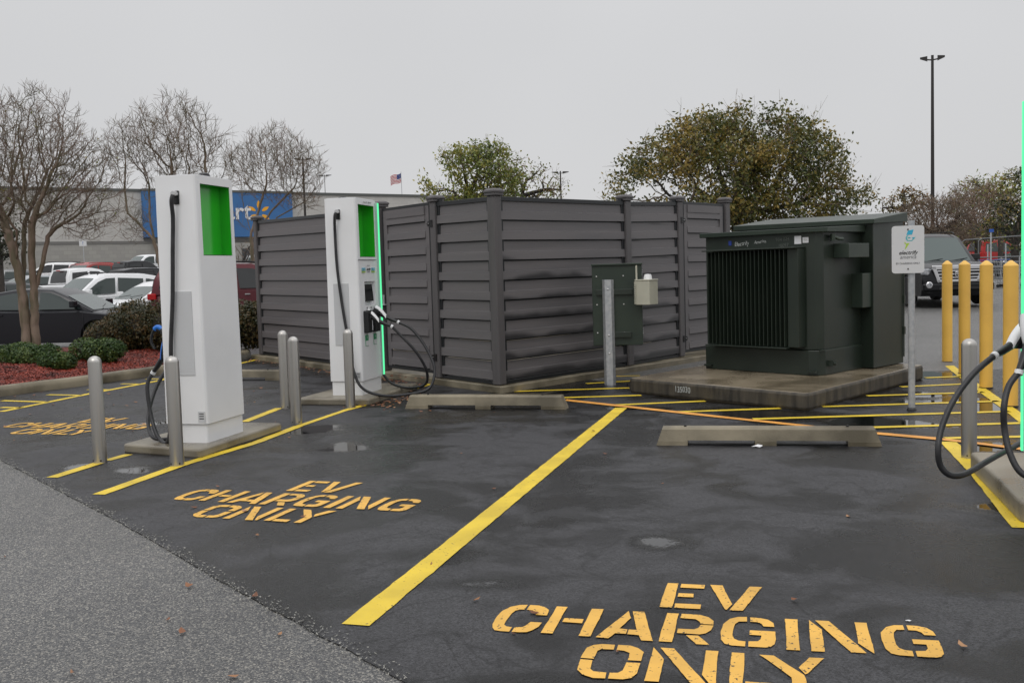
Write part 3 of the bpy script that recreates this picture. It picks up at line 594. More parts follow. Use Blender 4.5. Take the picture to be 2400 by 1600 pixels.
def gate(h_, l_, out, latch=True):              # hinge post, latch post
    d = (l_ - h_).normalized(); hh = (HT_[id(h_)] + HT_[id(l_)]) / 2; A = h_ + d * .10; B = l_ - d * .09; L = (B - A).length; ax = (d, out, UPZ); mid = (A + B) / 2
    z0, z1 = Z0 + .05, hh - .10
    g = MB(); e = .022
    for c, hx in ((A + d * e, 1), (B - d * e, 1)): g.box((c.x, c.y, (z0 + z1) / 2), (e, .028, (z1 - z0) / 2), ax)
    for z in (z0 + e, z1 - e): g.box((mid.x, mid.y, z), (L / 2 - 2 * e, .028, e), ax)
    o = g.build('gate', M['fence_rail_and_shadow'], fence, world=True, bevel=.003)
    s = MB()
    for c in (A + d * .095, B - d * .095): c = c + out * .016; s.box((c.x, c.y, (z0 + z1) / 2), (.05, .016, (z1 - z0) / 2 - 2 * e), ax)
    slats(A + d * .145, B - d * .145, z0 + 2 * e, z1 - 2 * e, z1 - 2 * e, out, s, pitch=.235)
    c = mid + out * .036; s.box((c.x, c.y, z1 - .105), (L / 2 - .145, .012, .060), ax)
    s.build('gate_panel', [M['fence_plank'], M['fence_rail_and_shadow']], o, world=True)
    for z in (.38, z1 - .30):
        p = h_ + d * .085 + out * .052; hmb = MB().box((p.x, p.y, z), (.045, .016, .034), ax).box((p.x - d.x * .06, p.y - d.y * .06, z), (.03, .022, .05), ax)
        q = p + d * .06; hmb.tube([p - d * .02 + UPZ * z - UPZ * p.z + out * .012, q + out * .012 + UPZ * z - UPZ * q.z], .008, 8)
        hmb.build('hinge', M['hinge_black'], o, world=True)
        b2 = p + out * .02; MB().lathe([(.004, 0), (.011, .002), (.011, .010)], n=8, c=(b2.x, b2.y, z - .0)).build('bolt', M['bolt_steel'], o, world=True)
    if latch:
        p = B + out * .05 - d * .0; MB().box((p.x, p.y, 1.16), (.016, .012, .075), ax).box((p.x - d.x * .0, p.y, 1.09), (.052, .016, .010), ax).build('latch', M['galvanised'], o, world=True, bevel=.003)
dL = (L4 - FC).normalized(); nL = Vector((-dL.y, dL.x, 0)); nL = nL if nL.y < 0 else -nL
dR = (R4 - FC).normalized(); nR = Vector((dR.y, -dR.x, 0)); nR = nR if nR.y < 0 else -nR
wall(FC, L2, nL); gate(L2, L3, nL); wall(L3, L4, nL)
wall(FC, R2, nR, True); wall(R2, R3, nR, True); gate(R3, R4, nR, latch=False)
wall(L4, BK, Vector((-.6, .8, 0)) * 1.0); wall(BK, R4, Vector((.9, .43, 0)))
# ================================================================== CHARGERS
def charger(loc, ang, label, mirror=False):
    t = empty('charging_station', loc, ang, label, 'charging station', 'white charging stations')
    hx, hy, ch = .215, .345, .035; my = -1 if mirror else 1
    def foot(hx, hy, c, dx=0):
        P = []
        for sx_, sy_ in ((1, -1), (1, 1), (-1, 1), (-1, -1)):
            cc = Vector((sx_ * (hx - c) + dx, sy_ * (hy - c), 0)); a0 = math.atan2(sy_, sx_) - R(45)
            P += [(cc.x + c * math.cos(a0 + R(k)), cc.y + c * math.sin(a0 + R(k))) for k in (0, 30, 60, 90)]
        return P
    zt = 2.385
    b0 = MB().prism(foot(hx, hy, ch), .172, zt, top=foot(hx - .012, hy - .006, ch))
    body = b0.build('body', M['white_paint'], t)
    cut(body, [MB().bb((hx - .17, -.255, 1.675), (hx + .1, .262, 2.312)), MB().bb((-hx - .1, -.262, 1.675), (-hx + .12, .255, 2.312)),
               MB().bb((hx - .05, my * .02 - .175, 1.085), (hx + .1, my * .02 + .175, 1.375))])
    # the window liners: green boxes open to the outside
    for s, dpt in ((1, .165), (-1, .115)):
        x1 = s * (hx - .014); x0 = s * (hx - dpt); ya, yb = (-.25, .257) if s > 0 else (-.257, .25); za, zb = 1.681, 2.306; q = MB()
        q.add([(x0, ya, za), (x0, yb, za), (x0, yb, zb), (x0, ya, zb), (x1, ya, za), (x1, yb, za), (x1, yb, zb), (x1, ya, zb)], [(0, 1, 2, 3), (0, 4, 5, 1), (1, 5, 6, 2), (2, 6, 7, 3), (3, 7, 4, 0)])
        q.build('green_window', M['green_panel'], t, recalc=False)
    MB().prism(foot(hx - .018, hy - .016, .02), 0, .166).build('plinth', M['white_paint'], t)
    for q in ((hx - .018, -.27), (hx - .018, .27)): [MB().box((q[0], q[1], z_), (.003, .006, .006)).build('screw', M['vent_grey'], t) for z_ in (.04, .14)]
    MB().prism(foot(hx - .03, hy - .03, .02), zt - .001, zt + .006).build('lid', M['white_trim'], t)
    MB().lathe([(.055, 0), (.055, .018), (.048, .036), (.03, .046), (.003, .048)], c=(-.10, .0, zt), n=24).build('antenna', M['dark_plastic'], t, smooth=35)
    # grille of the side faces
    for s in (-1, 1):
        g = MB(); y = s * (hy + .001); g.box((-.02, y, .985), (.098, .003, .375))
        for k in range(28): g.box((-.02, y + s * .0028, .625 + k * .0265), (.094, .0012, .009))
        g.build('side_grille', M['vent_grey'], t)
        MB().box((-.02, s * (hy + .001), 2.19), (.028, .004, .06)).box((-.02, s * (hy + .006), 2.22), (.020, .004, .028)).build('cable_port', M['dark_plastic'], t, bevel=.004)
        MB().lathe([(.024, 0), (.026, s * .01), (.024, s * .05), (.021, s * .06)], c=(-.02, s * hy, 2.222), n=16, ax='y').build('cable_gland', M['bolt_steel'], t, smooth=40)
        st_ = MB().box((.16 if s < 0 else -.16, s * (hy + .0015), .235), (.035, .0012, .05)).build('label_sticker', M['vent_grey'], t)
        for k in range(3): MB().box((.16 if s < 0 else -.16, s * (hy + .0032), .265 - k * .022), (.022, .0008, .004)).build('print', M['print_black'], st_)
    # front: glowing strip, seam, logo, screen, sockets
    ys = my * (hy - .028)
    hs = MB().box((hx + .004, ys, 1.27), (.016, .026, 1.085)).build('light_housing', M['led_housing'], t, bevel=.004)
    MB().box((hx + .022, ys - my * .004, 1.27), (.008, .014, 1.08)).build('light_strip', M['led_green'], hs)
    X = hx - .004
    MB().box((X, -my * .03, 1.642), (.0045, .29, .003)).build('seam', M['print_grey'], t)
    fm = lambda z, y=0, x=.0: frame_mat((X + .006 + x, y, z), (0, 1, 0), (0, 0, 1))
    lg = text_mesh('logo', 'electrify', .036, M['print_black'], fm(1.515, my * -.02), t, bold=.0012, shear=.25)
    text_mesh('logo_word', 'america', .028, M['print_grey'], fm(1.49, my * -.02), t, shear=.25)
    text_mesh('caption', 'WELCOME TO', .014, M['print_grey'], fm(1.565, my * -.02), t)
    text_mesh('serial', 'Charger ID: 100205-02', .026, M['print_grey'], fm(2.335, .02), t, width=1.1)
    for s in (-1, 1):
        for k, mn in enumerate(('logo_cyan', 'logo_teal', 'logo_lime')): MB().box((X + .004, my * -.02 + s * .155, 1.535 - k * .021), (.0025, .055, .0062)).build('stripe', M[mn], t)
    sc_ = MB().box((hx - .026, my * .0, 1.235), (.010, .135, .105), (Vector((math.cos(R(-5)), 0, -math.sin(R(-5)))), Vector((0, 1, 0)), Vector((math.sin(R(-5)), 0, math.cos(R(-5))))) )
    MB().box((hx - .048, my * .02, 1.23), (.008, .172, .143)).build('screen_bezel', M['white_trim'], t)
    sc_.build('screen', M['screen_glass'], t)
    for k in (-.11, .02, .15): MB().box((X + .004, my * k, 1.052), (.002, .006, .012)).build('indicator', M['print_black'], t)
    for k in (-.17, .10):
        h = MB().box((X + .03, my * k, .885), (.035, .062, .135)).box((X + .055, my * k, 1.0), (.03, .056, .028)).build('holster', M['dark_plastic'], t, bevel=.012)
        lb = MB().box((X + .005, my * (k + .01), .655), (.002, .048, .068)).build('instruction_label', M['sticker_green'], t)
        MB().box((X + .008, my * (k + .01), .622), (.001, .042, .030)).build('label_panel', M['sticker_white'], lb); MB().box((X + .008, my * (k + .01), .695), (.001, .004, .016)).build('label_mark', M['sticker_white'], lb)
    MB().box((X + .012, my * -.035, .90), (.01, .05, .09)).box((X + .012, my * -.035, .80), (.018, .035, .03)).build('socket_plate', M['white_trim'], t, bevel=.005)
    return t
def connector(t, p, d, up, shell, nozzle_up=.02):
    # p: where the plug meets the holster, d: direction the handle runs away from it
    p = Vector(p); d = Vector(d).normalized(); up = Vector(up); up = (up - d * up.dot(d)).normalized(); sd = d.cross(up); ax = (d, sd, up)
    root = MB().box(p + d * .02 - up * .035, (.045, .036, .05), ax).tube([p + d * .05 - up * .015, p + d * .14 - up * .022, p + d * .25 - up * .012, p + d * .32], [.03, .027, .024, .019], 14).build('connector', M['dark_plastic'], t, bevel=.004, smooth=40)
    s = MB(); n = 9
    for i in range(n + 1):
        u = i / n; c = p + d * (-.02 + .19 * u) + up * (.045 - .052 * u * u); wv = .040 * (1 - .25 * u); hh = .030 * (1 - .25 * u)
        for k in range(9): a = math.pi * k / 8; s.v.append(tuple(c + sd * wv * math.cos(a) + up * (hh * math.sin(a) - .022)))
    for i in range(n):
        for k in range(8): a = i * 9 + k; s.f.append((a, a + 1, a + 10, a + 9)); s.m.append(0)
    s.f.append(tuple(range(9))); s.f.append(tuple(range(n * 9, n * 9 + 9))); s.m += [0, 0]
    s.build('shell', shell, root, smooth=50)
    MB().tube([p + d * .318, p + d * .345], [.024, .024], 16).build('collar', M['white_trim'], root)
    return p + d * .33
W14 = R(-14)
# charger with screen, between the fence and the near one
c2 = charger((-1.948, 12.772, .085), W14, 'white charger with touch screen and glowing green edge in front of the fence gate')
e1 = connector(c2, (.25, -.17, .985), (.72, .10, -.42), (0, 0, 1), M['white_paint']); e2 = connector(c2, (.25, .10, 1.02), (.72, -.02, -.40), (0, 0, 1), M['white_paint'])
MB().tube(spline([e1, (.62, -.10, .72), (.80, -.04, .50), (.89, .06, .27), (.86, .14, .10), (.70, .24, .03), (.45, .36, .02), (.22, .44, .12), (.02, .42, .5), (-.03, .40, 1.2), (-.05, .40, 1.9), (-.02, .375, 2.19)]), .0175, 10).build('cable', M['cable_rubber'], c2, smooth=60)
MB().tube(spline([e2, (.72, .10, .76), (.92, .06, .5), (1.02, .0, .26), (.96, -.08, .05), (.75, -.22, .0), (.48, -.36, .0), (.24, -.43, .10), (.12, -.41, .34), (.06, -.385, .7), (.0, -.375, 1.1), (-.045, -.375, 1.55), (-.055, -.375, 1.95), (-.035, -.41, 2.16), (-.02, -.40, 2.21)]), .0175, 10).build('cable', M['cable_rubber'], c2, smooth=60)
# near charger, seen from its back
c1 = charger((-2.866, 9.49, .085), W14 + math.pi, 'white charger seen from its blank back with large green window, on the left', mirror=True)
f1 = connector(c1, (.25, .17, .90), (.50, -.02, -.80), (.8, 0, .6), M['blue_plastic']); f2 = connector(c1, (.25, -.10, .92), (.5, .05, -.8), (.8, 0, .6), M['white_paint'])
MB().tube(spline([f1, (.47, .20, .50), (.43, .23, .24), (.33, .30, .06), (.20, .37, .0), (.13, .40, .12), (.10, .39, .5), (.085, .385, .9), (.045, .385, 1.3), (.02, .385, 1.7), (.0, .385, 2.0), (-.01, .41, 2.15), (-.02, .40, 2.21)]), .0185, 10).build('cable', M['cable_rubber'], c1, smooth=60)
MB().tube(spline([f2, (.50, .0, .48), (.52, .12, .26), (.45, .24, .1), (.33, .32, .03), (.22, .20, .02), (.2, -.2, .03), (.12, -.42, .1), (.0, -.40, .6), (-.03, -.40, 1.5), (-.02, -.38, 2.19)]), .0175, 10).build('cable', M['cable_rubber'], c1, smooth=60)
# blue plug bracket
MB().tube(spline([(.27, .19, .99), (.36, .19, 1.02), (.40, .19, .97), (.41, .19, .90), (.38, .19, .84)]), .013, 8).build('plug_guard', M['dark_plastic'], c1, smooth=60)
MB().tube(spline([(.26, .19, 1.0), (.33, .19, 1.04), (.37, .19, 1.02)]), .022, 10).build('plug_cap', M['blue_plastic'], c1, smooth=60)
# charger at the right edge
PHI = R(-14) + math.pi
ex3 = Vector((math.cos(PHI), math.sin(PHI), 0)); ey3 = Vector((-ex3.y, ex3.x, 0))
cc3 = Vector((3.212, 6.40, .135)) - ex3 * .215 + ey3 * .345
c3 = charger(cc3, PHI, 'charger cut off by the right edge, only its glowing green strip and cables showing', mirror=True)
inv = Matrix.Translation(cc3) @ Matrix.Rotation(PHI, 4, 'Z'); inv = inv.inverted()
lw = lambda p: inv @ Vector(p)
def plug_at(a, b, up):
    a = lw(atd(*a)); b = lw(atd(*b)); d = (b - a).normalized(); return connector(c3, b - d * .33, d, up, M['white_paint'])
g1 = plug_at((2412, 764, 6.42), (2331, 833, 6.2), (0, 0, 1)); g2 = plug_at((2408, 772, 6.0), (2388, 872, 5.92), (.8, 0, .6))
PL = [lw(atd(x, y, Y)) for x, y, Y in ((2283, 874, 6.15), (2238, 933, 6.1), (2209, 996, 6.05), (2199, 1048, 6.0), (2204, 1090, 6.0), (2228, 1113, 6.0), (2262, 1110, 6.05), (2311, 1082, 6.2), (2364, 1053, 6.4))]
MB().tube(spline([g1] + PL + [lw(atd(2440, 1020, 6.6)), (-.1, -.42, .2), (-.02, -.40, 1.0), (-.02, -.38, 2.19)]), .0185, 12).build('cable', M['cable_rubber'], c3, smooth=60)
PL = [lw(atd(x, y, Y)) for x, y, Y in ((2364, 905, 5.9), (2353, 955, 5.85), (2355, 1010, 5.85), (2368, 1064, 5.8), (2393, 1107, 5.75), (2440, 1130, 5.7))]
MB().tube(spline([g2] + PL + [(.1, .45, .02), (0, .41, .3), (-.02, .40, 1.0), (-.02, .38, 2.19)]), .0185, 12).build('cable', M['cable_rubber'], c3, smooth=60)
# ================================================================== TRANSFORMER
tr = empty('pad_transformer', (3.4, 13.3, PADZ), 0, 'dark green pad mounted transformer with cooling fins on a thick slab', 'transformer')
TL = Vector((2.548, 13.356, 0)); TR_ = Vector((3.615, 12.055, 0)); e1_ = (TR_ - TL).normalized(); e2_ = Vector((.711, .703, 0)).normalized(); on = Vector((e1_.y, -e1_.x, 0)); on = on if on.y < 0 else -on
WT = (TR_ - TL).length; T2 = lambda u, v: tuple((TL + e1_ * u + e2_ * v)[:2])
DT = 1.06
GS = M['green_steel']; ZT0, ZT1 = PADZ, 1.90
tank = MB().prism([T2(0, 0), T2(WT - .16, 0), T2(WT - .05, .035), T2(WT, .13), T2(WT, DT), T2(0, DT)], PADZ + .30, ZT1).build('tank', GS, tr, world=True, bevel=.012)
MB().prism([T2(-.015, -.02), T2(WT - .13, -.02), T2(WT - .02, .03), T2(WT + .02, .12), T2(WT + .02, DT), T2(-.015, DT)], PADZ + .002, PADZ + .30).build('base_skirt', GS, tr, world=True, bevel=.008)
l0 = [T2(-.06, -.06), T2(WT - .08, -.06), T2(WT + .07, .10), T2(WT + .07, DT + .0), T2(-.06, DT + .0)]
rz = lambda p: ZT1 + .045 + .03 * ((Vector((p[0], p[1], 0)) - TL).dot(e2_))
MB().prism(l0, ZT1 - .015, rz).build('tank_lid', M['green_steel_light'], tr, world=True, bevel=.006)
# radiator: frame and fins
u0, u1 = .15, 1.345; zf0, zf1 = .53, 1.70
rf = MB(); ax = (e1_, on, UPZ); P = lambda u, o_, z: TL + e1_ * u + on * o_ + UPZ * z
rf.box(P((u0 + u1) / 2 + .06, .11, zf1 + .012), ((u1 - u0) / 2 + .10, .11, .008), ax).box(P((u0 + u1) / 2, .10, zf0 - .012), ((u1 - u0) / 2 + .02, .10, .008), ax)
rf.box(P(u1 + .08, .07, (zf0 + zf1) / 2), (.075, .07, (zf1 - zf0) / 2), ax)
rad = rf.build('radiator', GS, tr, world=True, bevel=.004)
for k in range(20):
    u = u0 + .02 + (u1 - u0 - .04) * k / 19
    MB().box(P(u, .09, (zf0 + zf1) / 2), (.0045, .085, (zf1 - zf0) / 2 - .006), ax).build('cooling_fin', M['green_steel'], rad, world=True)
for u in (.0, WT - .12): MB().box(P(u + .04, .03, PADZ + .05), (.06, .02, .012), ax).build('foot_bracket', GS, tr, world=True)
sx_ = (e2_, Vector((e2_.y, -e2_.x, 0)), UPZ); S = lambda v, o_, z: TR_ + e2_ * v + sx_[1] * o_ + UPZ * z
MB().box(S(.62, .10, 1.66), (.26, .10, .085), sx_).build('gauge_box', M['green_steel_light'], tr, world=True, bevel=.006)
MB().tube([S(.30, .02, 1.84), S(.34, .09, 1.80), S(.42, .09, 1.80)], .02, 8).tube([S(.26, .05, 1.86), S(.26, .05, 1.78)], .03, 10).build('relief_valve', M['green_steel_light'], tr, world=True)
MB().box(S(.93, .07, 1.17), (.12, .075, .21), sx_).build('junction_box', M['green_steel_light'], tr, world=True, bevel=.006)
MB().box(S(.22, .05, .33), (.05, .04, .035), sx_).tube([S(.2, .06, .33), S(.2, .12, .33)], .022, 10).build('drain_valve', GS, tr, world=True)
MB().box(S(.5, .008, .492), (.5, .01, .006), sx_).build('weld_seam', M['green_steel_light'], tr, world=True)
# cabinet behind
K1 = Vector((4.476, 12.665, 0)); eK = Vector((.709, .705, 0)); Kp = lambda a, b: tuple((K1 - e1_ * a + eK * b)[:2])
cabz = lambda p: 2.00 + .055 * ((Vector((p[0], p[1], 0)) - K1).dot(eK)) / .84
MB().prism([Kp(0, 0), Kp(0, .84), Kp(2.04, .84), Kp(2.04, 0)], PADZ + .01, cabz).build('cabinet', GS, tr, world=True, bevel=.008)
rz2 = lambda p: 2.045 + .09 * ((Vector((p[0], p[1], 0)) - K1).dot(eK)) / .84
rz1 = lambda p: 1.985 + .03 * ((Vector((p[0], p[1], 0)) - K1).dot(eK)) / .84
MB().prism([Kp(-.045, -.06), Kp(-.045, .88), Kp(2.10, .88), Kp(2.10, -.06)], rz1, rz2).build('cabinet_roof', M['green_steel_light'], tr, world=True, bevel=.006)
for z in (.62, 1.02, 1.75): q = K1 + eK * .845 ; MB().box((q.x, q.y, z), (.02, .02, .05), (eK, e1_, UPZ)).build('door_hinge', GS, tr, world=True)
q = K1 + Vector(eK) * .83 + e1_ * .012; MB().box((q.x, q.y, 1.08), (.008, .006, .80), (eK, e1_, UPZ)).build('door_edge', M['green_steel_light'], tr, world=True)
def face(u, z, o_=.004): return frame_mat(TL + e1_ * u + on * o_ + UPZ * z, e1_, (0, 0, 1))
text_mesh('chalk_writing', 'Electrify', .075, M['chalk'], face(.58, 1.765) @ Matrix.Rotation(R(3), 4, 'Z'), tr, jit=.006, shear=.1, ext=.0004, width=.9).location = -Vector(tr.location)
text_mesh('chalk_writing', 'America', .056, M['chalk'], face(.86, 1.785) @ Matrix.Rotation(R(3), 4, 'Z'), tr, jit=.006, shear=.2, ext=.0004, width=.95).location = -Vector(tr.location)
text_mesh('chalk_number', '934 224', .06, M['chalk_faint'], face(1.19, 1.80), tr, jit=.005, ext=.0004).location = -Vector(tr.location)
text_mesh('chalk_number', '10097', .06, M['chalk_faint'], face(1.20, 1.725), tr, jit=.005, ext=.0004).location = -Vector(tr.location)
def facebox(u0_, u1_, z0_, z1_, mn, nm): MB().box(P((u0_ + u1_) / 2, .003, (z0_ + z1_) / 2), ((u1_ - u0_) / 2, .002, (z1_ - z0_) / 2), ax).build(nm, M[mn], tr, world=True)
facebox(.375, .42, 1.775, 1.83, 'sticker_blue', 'blue_sticker'); facebox(1.36, 1.455, 1.755, 1.85, 'sticker_white', 'white_sticker'); facebox(1.475, 1.555, 1.765, 1.83, 'sticker_white', 'white_sticker')
for k in range(3): facebox(1.485, 1.545, 1.78 + k * .016, 1.785 + k * .016, 'print_grey', 'print')
pa_ = Vector((1.40, 12.50, 0)); pb_ = Vector((3.03, 10.52, 0)); dp = (pb_ - pa_).normalized(); npd = Vector((dp.y, -dp.x, 0)); npd = npd if npd.y < 0 else -npd
tx = text_mesh('painted_number', '135030', .10, M['chalk'], frame_mat(pa_ + dp * .88 + npd * .004 + UPZ * .075, dp, (0, 0, 1)), tp, jit=.005, ext=.0006, width=.8)
# ================================================================== POST MOUNTED CABINET
pc = empty('meter_cabinet', (1.27, 13.391, 0), 0, 'dark green cabinet with a beige box, bolted to a galvanised channel post', 'electrical cabinet')
a_ = R(-8); ca = (Vector((math.cos(a_), math.sin(a_), 0)), Vector((-math.sin(a_), math.cos(a_), 0)), UPZ); O = Vector((1.27, 13.391, 0))
Q = lambda x, y, z: O + ca[0] * x + ca[1] * y + UPZ * z
m = MB(); w2 = .075
m.box(Q(0, -.0, .69), (w2 * .55, .004, .69), ca).box(Q(-w2 * .75, .012, .69), (w2 * .30, .004, .69), (Vector((math.cos(a_ + .9), math.sin(a_ + .9), 0)) * -1, Vector((-math.sin(a_ + .9), math.cos(a_ + .9), 0)), UPZ))
m.box(Q(w2 * .75, .012, .69), (w2 * .30, .004, .69), (Vector((math.cos(a_ - .9 + math.pi * 0 + 1.8), math.sin(a_ + .9), 0)), Vector((-math.sin(a_ + .9), math.cos(a_ + .9), 0)), UPZ))
mp_ = [(-.075, .035), (-.072, .030), (-.045, -.002), (-.04, -.006), (.04, -.006), (.045, -.002), (.072, .030), (.075, .035), (.068, .037), (.04, .002), (-.04, .002), (-.068, .037)]
MB().prism([tuple((O + ca[0] * x + ca[1] * y)[:2]) for x, y in mp_], 0, 1.385).build('post', M['galvanised'], pc, world=True)
for z in (1.26, .66, .42): b_ = MB().lathe([(.012, -.004), (.012, .004), (.005, .008)], n=8, ax='y'); b_.v = [tuple(Q(v[0], -v[1] - .008, z + v[2])) for v in b_.v]; b_.build('bolt', M['bolt_steel'], pc, world=True)
box_ = MB().box(Q(.115, .235, 1.045), (.325, .16, .525), ca).build('cabinet', M['green_steel_light'], pc, world=True, bevel=.008)
MB().box(Q(.115, .225, 1.58), (.335, .175, .012), ca).build('cabinet_lid', M['green_steel_light'], pc, world=True, bevel=.004)
for z in (1.22, .66): MB().box(Q(.08 if z > 1 else .12, .055, z), (.24 if z > 1 else .17, .018, .035), ca).build('mounting_bracket', M['green_steel'], pc, world=True, bevel=.003)
for x in (-.15, .20):
    for z in (1.43, 1.06, .69):
        q = Q(x, .071, z); MB().lathe([(.008, -.002), (.008, .004), (.003, .006)], n=8, c=tuple(q), ax='y').build('bolt', M['sticker_white'], pc, world=True)
for k in range(3): MB().box(Q(.442, .26, .665 + k * .028), (.006, .05, .006), ca).box(Q(.442, .22, 1.44 + k * .028), (.006, .05, .006), ca).build('louvre', M['galvanised'], pc, world=True)
ab = R(-38); cb = (Vector((math.cos(ab), math.sin(ab), 0)), Vector((-math.sin(ab), math.cos(ab), 0)), UPZ); B0 = Q(.50, -.02, 0)
B_ = lambda x, y, z: B0 + cb[0] * x + cb[1] * y + UPZ * z
bx = MB().box(B_(0, .0, 1.205), (.105, .11, .155), cb).box(B_(0, .0, 1.368), (.112, .117, .008), cb).build('beige_box', M['beige_plastic'], pc, world=True, bevel=.006)
hb_ = MB()
for k in range(12): hb_.box(B_(-.10, -.114, 1.07 + k * .0245), (.016, .006, .008), cb)
hb_.build('hinge_strip', M['beige_plastic'], bx, world=True, bevel=.002)
MB().lathe([(.055, 0), (.052, .03), (.042, .065), (.003, .068)], c=tuple(B_(.01, .02, 1.376)), n=24).build('antenna_dome', M['white_paint'], bx, world=True, smooth=40)
MB().tube([B_(-.10, -.08, 1.30), B_(-.10, -.08, 1.56)], .012, 10).build('conduit', M['beige_plastic'], bx, world=True)
# ================================================================== ROAD SIGN
sg = empty('charging_sign', (4.048, 10.367, 0), 0, 'white charging only sign with blue and lime plug emblem on round grey pole', 'sign')
MB().tube([(0, 0, 0), (0, 0, 1.925)], .0335, 20).build('pole', M['galvanised'], sg, smooth=50)
MB().lathe([(.05, 0), (.046, .02), (.034, .035)], n=16).build('base_collar', M['dark_plastic'], sg)
sa = R(-20); sX = Vector((math.cos(sa), math.sin(sa), 0)); sN = Vector((math.sin(sa), -math.cos(sa), 0))
def rrect(w_, h_, r, n=6): return [(sx * (w_ / 2 - r) + r * math.cos(R(a0 + 90 * k / n)), sz * (h_ / 2 - r) + r * math.sin(R(a0 + 90 * k / n))) for sx, sz, a0 in ((1, 1, 0), (-1, 1, 90), (-1, -1, 180), (1, -1, 270)) for k in range(n + 1)]
SC = Vector((-.035, 0, 1.635)) + sN * .04
def plate(poly, o0, o1, name, m_, par):
    mb = MB(); n = len(poly); vs = [SC + sX * x + UPZ * z + sN * o0 for x, z in poly] + [SC + sX * x + UPZ * z + sN * o1 for x, z in poly]
    mb.add(vs, [tuple(range(n)), tuple(range(n, 2 * n))] + [(i, (i + 1) % n, n + (i + 1) % n, n + i) for i in range(n)]); return mb.build(name, m_, par)
pl = plate(rrect(.305, .475, .03), -.003, .0, 'sign_plate', M['sign_white'], sg)
Sx = lambda x, y: ((x - 335) / 410 * .305, (510 - y) / 680 * .475)       # emblem traced in the plate's own face
def em(pts, mn, nm): plate([Sx(*p) for p in pts], .0004, .0012, nm, M[mn], pl)
em([(335, 240), (408, 228), (388, 300), (316, 303)], 'logo_cyan', 'emblem')
em([(322, 310), (345, 305), (330, 325), (322, 345), (335, 378), (380, 380), (412, 345), (430, 330), (425, 350), (385, 392), (330, 390), (308, 365), (308, 335)], 'logo_teal', 'emblem')
em([(330, 340), (350, 332), (370, 340), (362, 352), (335, 352)], 'logo_teal', 'emblem'); em([(385, 345), (415, 335), (410, 350), (392, 360)], 'logo_cyan', 'emblem')
em([(315, 422), (355, 420), (345, 440), (308, 500), (296, 508)], 'logo_lime', 'emblem'); em([(293, 398), (300, 405), (312, 420), (300, 440), (292, 420)], 'logo_lime', 'emblem')
sm = lambda z, x=0: frame_mat(SC + sX * x + UPZ * z + sN * .001, sX, (0, 0, 1))
text_mesh('lettering', 'electrify', .056, M['print_black'], sm(-.050), pl, bold=.0009, shear=.3, width=.95)
text_mesh('lettering', 'america', .054, M['print_grey'], sm(-.092), pl, shear=.3, width=.9)
text_mesh('lettering', 'EV CHARGING ONLY', .026, M['print_black'], sm(-.148), pl, width=.90)
for z in (.20, -.195): q = SC + UPZ * z + sN * .001; MB().lathe([(.008, 0), (.008, .003), (.003, .005)], n=8, ax='y', c=tuple(q - Vector((0, .004, 0)))).build('screw', M['print_black'], pl)
